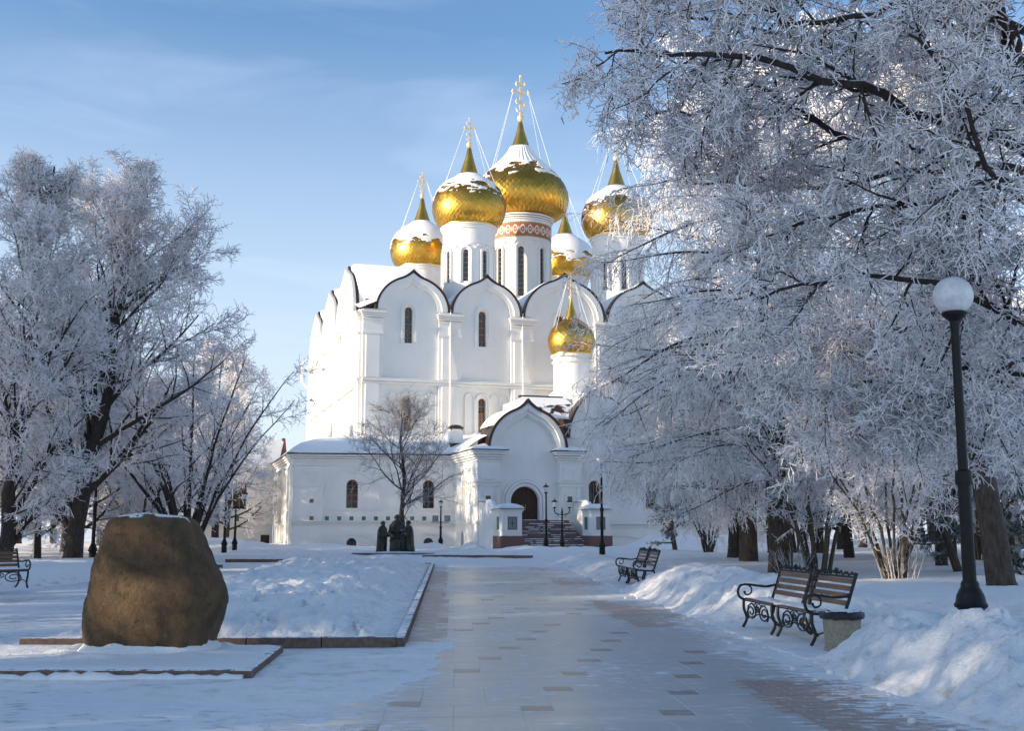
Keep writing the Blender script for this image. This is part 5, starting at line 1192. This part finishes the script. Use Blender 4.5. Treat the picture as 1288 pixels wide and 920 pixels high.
# ================================================================== LAMPS
def lamp_base(root, h, near=False):
    b = MB().lathe([(.19, -.05), (.19, .12), (.16, .16), (.155, .60), (.16, .62), (.195, .64), (.20, .67), (.18, .70), (.165, .78), (.125, .86), (.11, .88), (.11, .92), (.09, .96)], 20 if near else 14)
    o = b.build('lamp_base', M['iron'], root, smooth=40)
    MB().box(-.06, .06, -.185, -.16, .2, .5).build('hatch', M['iron'], o)
    MB().lathe([(.082, .95), (.078, h*.52), (.10, h*.52), (.105, h*.53), (.10, h*.56), (.062, h*.565), (.052, h)], 14).build('pole', M['iron'], root, smooth=40)
def globe_on(root, x, z, r=.25, name='lamp_globe'):
    MB().lathe([(.055, z-.02), (.06, z+.10), (.13, z+.16), (.155, z+.19), (.155, z+.215), (.10, z+.24)], 18, x, 0).build('lamp_cap', M['iron'], root, smooth=40)
    g = MB().ball((x, 0, z+.20+r*.93), r, 28, 18).build(name, M['globe'], root, smooth=True)
    MB().lathe([(.06, z+.24), (.07, z+.34), (.045, z+.36), (.045, z+.44), (.02, z+.47)], 12, x, 0).build('lamp_holder', M['white_plastic'], g)
def lantern_on(root, x, z, s=1):
    MB().lathe([(.05*s, z), (.12*s, z+.06*s), (.12*s, z+.09*s), (.07*s, z+.11*s)], 12, x, 0).build('lamp_cap', M['iron'], root)
    g = MB().lathe([(.09*s, z+.10*s), (.19*s, z+.36*s), (.20*s, z+.42*s)], 14, x, 0).build('lantern_glass', M['globe'], root, smooth=40)
    MB().lathe([(.22*s, z+.42*s), (.21*s, z+.45*s), (.12*s, z+.53*s), (.03*s, z+.58*s), (.02*s, z+.70*s), (.0, z+.74*s)], 14, x, 0).build('lantern_lid', M['iron_snow'], root, smooth=40)
def place_lamp(kind, px, py_, D, h, label, rz=0):
    q = at(px, py_, D); r = empty('street_lamp', (q.x, D, 0), rz, label, 'street lamp', 'black lamp posts in the square')
    if kind == 'globe': lamp_base(r, h, True); globe_on(r, 0, h)
    elif kind == 'lantern': lamp_base(r, h); lantern_on(r, 0, h, 1.05)
    elif kind == 'small': lamp_base(r, h); lantern_on(r, 0, h, .9)
    elif kind == 'double':
        lamp_base(r, h-.25)
        for sx in (-1, 1):
            MB().tube([(0, 0, h-.42), (sx*.22, 0, h-.40), (sx*.46, 0, h-.32), (sx*.52, 0, h-.18), (sx*.52, 0, h-.02)], .035, 6).build('lamp_arm', M['iron'], r)
            MB().tube([(0, 0, h-.62), (sx*.16, 0, h-.60), (sx*.32, 0, h-.40)], .02, 5).build('lamp_arm', M['iron'], r)
            lantern_on(r, sx*.52, h, 1.05)
        MB().lathe([(.09, h-.3), (.06, h-.2), (.03, h+.02), (.0, h+.08)], 10).build('finial', M['iron'], r)
    return r
place_lamp('globe', 1202, 430, 14.0, 4.12, 'nearest black lamp post with a round glass globe, rising from the snow pile at right')
place_lamp('globe', 757, 650, 59, 4.75, 'globe lamp post beside the church stairs, its globe among larch twigs')
place_lamp('lantern', 687, 650, 76.8, 3.95, 'single-lantern lamp post standing in front of the red church steps')
place_lamp('double', 707, 650, 77.6, 2.95, 'two-armed lamp post at the foot of the church steps')
s5 = place_lamp('small', 554.5, 650, 82, 3.1, 'short lamp post with floodlights, right of the bronze group')
place_lamp('lantern', 283, 660, 66, 3.5, 'left lamp post of the pair right of the boulder')
place_lamp('double', 296, 660, 71, 3.3, 'two-armed lamp post right behind the boulder', .15)
place_lamp('globe', 119, 650, 48, 4.9, 'dark lamp post half hidden in the frosted trees left of the boulder')
fl = empty('floodlight_pair', (s5.location.x, 82.4, 0), 0, 'two square grey floodlights on a crossbar before the gallery wall', 'floodlights')
MB().box(-.75, .55, -.02, .02, 2.0, 2.06).build('crossbar', M['iron'], fl)
for x in (-.42, .46): 
    o = MB().box(x-.21, x+.21, -.12, .02, 2.10, 2.52).build('floodlight', M['iron'], fl); MB().box(x-.18, x+.18, -.135, -.121, 2.13, 2.49).build('floodlight_glass', M['flood'], o)
MB().box(-.03, .03, -.02, .02, 0, 2.0).build('post', M['iron'], fl)

def crv(pts, n=4):
    P_, _ = poly(pts, 1, 1, (len(pts)-1)*n+1); return [tuple(p) for p in P_[0]]
# ================================================================== BENCHES
def spiral(cx, cz, r0, r1, a0, turns, n=26, y=0, sx=1, el=1.):
    return [(cx+el*sx*(r0+(r1-r0)*i/n)*cos(a0+2*pi*turns*i/n), y, cz+(r0+(r1-r0)*i/n)*sin(a0+2*pi*turns*i/n)) for i in range(n+1)]
def bench(loc, rz, label, group='slatted park benches with cast iron arms'):
    r = empty('park_bench', loc, rz, label, 'bench', group); L_ = 3.0; h = L_/2
    # two seats side by side, facing -y ; slats
    for (a, b) in ((-h+.05, -.16), (.16, h-.05)):
        for k in range(6):
            y = -.06+.083*k; z = .455-.012*k; o = MB().box(-(b-a)/2, (b-a)/2, -.033, .033, -.015, .015).build('seat_slat', M['wood'], r, bevel=.004); o.location = ((a+b)/2, y, z)
        for k in range(4):
            z = .56+.098*k; y = .42+.035*k; o = MB().box(-(b-a)/2, (b-a)/2, -.012, .012, -.036, .036).build('back_slat', M['wood'], r, bevel=.004); o.location = ((a+b)/2, y, z); o.rotation_euler = (-.33, 0, 0)
        # crest of cast-iron scrolls along the top rail
        q = MB(); z0 = .915; y0 = .545; n = 6
        q.box(a, b, y0-.015, y0+.015, z0-.02, z0+.01)
        for k in range(n):
            c = a+(b-a)*(k+.5)/n; w = (b-a)/n*.5
            q.tube([(c-w, y0, z0), (c-w*.6, y0, z0+.055+.02*sin(k)), (c, y0, z0+.03), (c+w*.6, y0, z0+.06+.015*cos(k*2)), (c+w, y0, z0)], .014, 5)
            q.ball((c, y0, z0+.05), .022, 6, 5)
        q.ball(((a+b)/2, y0, z0+.075), .034, 8, 6); q.build('back_crest', M['iron_snow'], r)
        # scrollwork under the seat front
        q = MB(); y = -.10; z0 = .42; Lq = b-a
        for s_ in (-1, 1):
            c = (a+b)/2+s_*Lq*.24
            q.tube(spiral(c, .27, .13, .028, pi/2, 1.75, 34, y, s_, 1.9), .014, 5); q.tube([(c-s_*.26, y, z0), (c-s_*.16, y, z0-.03), (c, y, .40)], .012, 5)
            q.tube([(c, y, .40), (c+s_*.14, y, .35), (c+s_*.2, y, .24), (c+s_*.14, y, .17)], .012, 5)
        q.tube(spiral((a+b)/2, .33, .07, .02, pi/2, 1.5, 18, y, 1, 1.2), .012, 5)
        q.box(a, b, y-.012, y+.012, z0, z0+.02); q.build('apron_scrollwork', M['iron_snow'], r)
    for x in (-h+.03, -.13, .13, h-.03):
        q = MB().tube(crv([(x, -.10, .46), (x, -.105, .30), (x, -.06, .14), (x, -.13, .0)]), .025, 6); q.build('leg', M['iron_snow'], r)
        q = MB().tube(crv([(x, .36, .45), (x, .40, .30), (x, .36, .14), (x, .50, .0)]), .025, 6); q.build('leg', M['iron_snow'], r)
        q = MB().tube(crv([(x, -.12, .435), (x, .1, .42), (x, .34, .42), (x, .40, .52), (x, .48, .74), (x, .56, .97)]), .024, 6); q.tube([(x, -.06, .14), (x, .15, .2), (x, .36, .14)], .012, 5); q.build('side_frame', M['iron_snow'], r)
    for s_ in (-1, 1):     # arm rests curling down at the front
        x = s_*(h-.03); q = MB()
        q.tube(crv([(x, .45, .68), (x, .30, .645), (x, .12, .66), (x, -.04, .68), (x, -.15, .66), (x, -.195, .57), (x, -.17, .48), (x, -.10, .44)]), .021, 6)
        q.tube(crv([(x, -.04, .68), (x, .03, .62), (x, .02, .54), (x, -.05, .51), (x, -.09, .55)]), .014, 6); q.ball((x, -.085, .555), .022, 6, 5)
        q.build('arm_rest', M['iron_snow'], r)
    q = MB()                # black ornamental panel between the two backs
    for s_ in (-1, 1):
        for k, z in enumerate((.52, .66, .80)):
            q.tube(spiral(0+s_*.055, z+.03, .06, .02, -pi/2, 1.2, 14, .42+.036*k*1.4, s_), .016, 5)
        q.tube([(s_*.115, .40, .46), (s_*.115, .46, .66), (s_*.115, .545, .95)], .018, 5)
    q.tube([(0, .40, .46), (0, .46, .66), (0, .545, .98)], .022, 6); q.ball((0, .555, 1.0), .04, 8, 6); q.tube([(-.12, .54, .93), (-.05, .55, 1.0), (0, .55, .96), (.05, .55, 1.0), (.12, .54, .93)], .016, 5)
    q.build('centre_panel', M['iron_snow'], r)
    return r
bn = bench((4.02, 16.95, .02), atan2(-.994, .11), 'near slatted bench with black scrolled iron frame, beside the concrete litter bin')
b2 = copy_tree(bn, loc=(3.42, 32.5, .03), rz=R(-86)); tag(b2, 'farther slatted bench on the right, in a gap between two snow banks')
b3 = copy_tree(bn, loc=(-13.2, 27.4, .12), rz=R(50)); tag(b3, 'slatted bench cut by the left edge, in front of the slender frosted tree')
# snow lying on the near seats
def seat_snow(b, seed):
    q = MB(); nx, ny = 60, 12; v = []; f = []
    for i in range(nx+1):
        for j in range(ny+1):
            x = -1.45+2.9*i/nx; y = -.09+.50*j/ny; n_ = float(fbm(np.array([x*3.5+seed]), np.array([y*7]), 4)[0]); e = min(1, min(j, ny-j)/2, min(i, nx-i)/2); gap = 1 if abs(x) > .16 or y > .25 else 0
            v.append((x, y, .466-.145*y*1.0+(n_-.40)*.13*e*gap+.008*e-(.03 if e == 0 else 0)))
    for i in range(nx):
        for j in range(ny): f.append((i*(ny+1)+j, i*(ny+1)+j+1, (i+1)*(ny+1)+j+1, (i+1)*(ny+1)+j))
    return tag(q.add(v, f).build('seat_snow', M['snow'], b, smooth=True), kind='stuff')
seat_snow(bn, 1); seat_snow(b2, 5); seat_snow(b3, 9)
# litter bin
bp = at(1056, 790, 15.1); lb = empty('litter_bin', (4.33, 14.95, .0), .2, 'octagonal pebbled concrete litter bin with a black liner, at the near end of the bench', 'litter bin')
MB().lathe([(.29, -.05), (.29, .06), (.26, .08), (.29, .52), (.31, .54), (.31, .60), (.25, .60), (.22, .2), (0, .2)], 8, cap=False, a0=pi/8, a1=pi/8+2*pi).build('bin_body', M['concrete'], lb, bevel=.012)
v = []; f = []
for k, (r_, z) in enumerate(((.315, .52), (.335, .56), (.335, .61), (.31, .645), (.26, .65), (.2, .60), (.08, .56))):
    for j in range(32):
        a = 2*pi*j/32; w = 1+.05*(vn(j*.9, k*1.3)-.5)*2; v.append((r_*w*cos(a), r_*w*sin(a), z+.02*float(vn(j*1.3+5, k))))
for k in range(6):
    for j in range(32): f.append((k*32+j, k*32+(j+1) % 32, (k+1)*32+(j+1) % 32, (k+1)*32+j))
f.append(tuple(6*32+j for j in range(32)))
MB().add(v, f).build('bin_liner', M['bag'], lb, smooth=True)
MB().ball((.08, .10, .62), .2, 14, 8, (1, .8, .3)).build('bin_snow', M['snow'], lb, smooth=True); lb.scale = (.86, .86, .80)

# ================================================================== BRONZE GROUP
bg_ = empty('bronze_sculpture', (at(498, 690, 65.5).x, 65.5, 0), 0, 'dark bronze sculpture of three robed figures round a small table', 'sculpture'); sx0 = bg_.location.x
MB().add([(-2.3, -1.9, -.1), (2.3, -1.9, -.1), (2.0, 1.6, -.1), (-2.0, 1.6, -.1), (-2.3, -1.9, .22), (2.3, -1.9, .22), (2.0, 1.6, .22), (-2.0, 1.6, .22)], [(0, 1, 2, 3), (4, 5, 6, 7), (0, 1, 5, 4), (1, 2, 6, 5), (2, 3, 7, 6), (3, 0, 4, 7)]).build('base_slab', M['kerb'], bg_)
snow_skin('base_snow', -2.2, 2.2, -1.8, 1.6, lambda x, y: .215+.11*fbm(x*1.6, y*1.6, 4)*sm(0, .4, np.minimum(2.2-abs(x), 1.8-abs(y))), 50, 40, M['snow'], bg_, (0, 0, 0))
def robed(x, y, H, face, name, seat=0, seed=1, w=1.0):
    """one continuous robed body lofted in rings; face = heading angle of the figure"""
    rn = random.Random(seed); v = []; f = []; n = 28
    R_ = [(0, .36, .30), (.10, .355, .30), (.25, .34, .29), (.42, .345, .29), (.55, .35, .28), (.66, .345, .26), (.74, .32, .235), (.80, .255, .20), (.835, .17, .15), (.86, .10, .10), (.875, .085, .09), (.90, .098, .112), (.93, .108, .125), (.96, .10, .118), (.985, .07, .085), (1.0, .015, .02)]
    for k, (t, a_, b_) in enumerate(R_):
        fw = .05*sin(t*3)+(.055 if t > .85 else 0)+.03*(t > .7)
        for j in range(n):
            a = 2*pi*j/n; fold = 1+(.07*cos(a*7+seed+t*2)+.035*cos(a*13+seed*2))*max(0, 1-t/.8)*(1 if t < .8 else 0)
            lx = a_*H*.62*w*cos(a)*fold; ly = b_*H*.62*w*sin(a)*fold-fw*H*.6
            v.append((x+lx*cos(face)-ly*sin(face), y+lx*sin(face)+ly*cos(face), .2+t*H))
    for k in range(len(R_)-1):
        for j in range(n): f.append((k*n+j, k*n+(j+1) % n, (k+1)*n+(j+1) % n, (k+1)*n+j))
    f += [tuple(range(n)), tuple((len(R_)-1)*n+j for j in range(n))]
    fg = MB().add(v, f).build(name, M['bronze'], bg_, smooth=True)
    Tm = lambda p: (x+p[0]*cos(face)-p[1]*sin(face), y+p[0]*sin(face)+p[1]*cos(face), .2+p[2])
    q = MB()
    for s_ in (-1, 1):   # sleeves and hands meeting in front
        sh = (s_*.17*H*w, -.02*H, .72*H); el = (s_*.20*H*w, -.12*H, .54*H); ha = (s_*.05*H, -.27*H, .56*H)
        q.tube([Tm(sh), Tm(((sh[0]+el[0])/2, -.05*H, .63*H)), Tm(el), Tm(((el[0]+ha[0])/2, -.22*H, .545*H)), Tm(ha)], [.055*H, .06*H, .062*H, .05*H, .028*H], 9)
        for fi in range(4): q.tube([Tm(ha), Tm((ha[0]-s_*.008*H*fi, ha[1]-.028*H, ha[2]+.012*H-.007*H*fi)), Tm((ha[0]-s_*.02*H, ha[1]-.05*H, ha[2]+.014*H-.009*H*fi))], .006*H, 5)
        q.tube([Tm(ha), Tm((ha[0]-s_*.02*H, ha[1]-.02*H, ha[2]+.028*H))], .0065*H, 5)
    q.build('sleeves', M['bronze'], fg, smooth=True)
    q = MB(); hx = Tm((0, -.085*H, .93*H)); q.tube([Tm((0, -.105*H, .945*H)), Tm((0, -.125*H, .922*H))], [.008*H, .014*H], 6)
    q.ball(Tm((-.06*H*.62, -.05*H, .93*H)), .014*H, 6, 5); q.ball(Tm((.06*H*.62, -.05*H, .93*H)), .014*H, 6, 5); q.build('face', M['bronze'], fg)
    q = MB(); n2 = 16; v = []; f = []
    for k in range(7):
        t = .885+.12*k/6; rr = .118*sin(pi*min(1, (1.02-(t-.885)/.13*.5)))*.66*H if False else (.075, .082, .084, .08, .068, .045, .008)[k]*H
        for j in range(n2):
            a = pi*j/(n2-1); v.append(Tm((rr*cos(a)*.98, -.055*H+rr*sin(a)*1.05, t*H)))
    for k in range(6):
        for j in range(n2-1): f.append((k*n2+j, k*n2+j+1, (k+1)*n2+j+1, (k+1)*n2+j))
    q.add(v, f).build('hair', M['bronze'], fg, smooth=True)
robed(-.80, -.4, 1.82, 1.05, 'robed_figure', seed=2, w=.85); robed(.82, -.4, 1.85, -1.05, 'robed_figure', seed=5, w=.85); robed(.02, .5, 2.2, 0, 'robed_figure', seed=8, w=.9)
q = MB().taper(0, -.55, .2, .85, .45, .52, .4, .45).taper(0, -.55, .85, .92, .6, .62, .5, .52); q.build('table', M['bronze'], bg_)
for x in (-.2, .02, .22): MB().lathe([(.03, .92), (.05, .94), (.025, .98), (.06, 1.05), (.065, 1.09)], 10, x, -.5).build('cup', M['bronze'], bg_)

# small frozen lumps fallen from the banks
for k in range(16):
    y = random.choice([9.5, 10.5, 11.6, 12.4, 13.4, 14, 15.6, 17, 20, 23, 26])+random.uniform(-.4, .4); x = edge_x(y)-random.uniform(.0, .5); s_ = random.uniform(.02, .045)
    v = MB().ball((0, 0, s_*.5), s_, 8, 6, (1.2, .9, .8)); v.v = [(a+random.uniform(-.2, .2)*s_, b+random.uniform(-.2, .2)*s_, c) for a, b, c in v.v]
    o = v.build('snow_lump', M['ground_snow'], smooth=True); o.location = (x, y, 0); tag(o, 'small lump of snow fallen on the paving below the right-hand bank', 'snow lump', 'snow lumps along the right-hand bank')
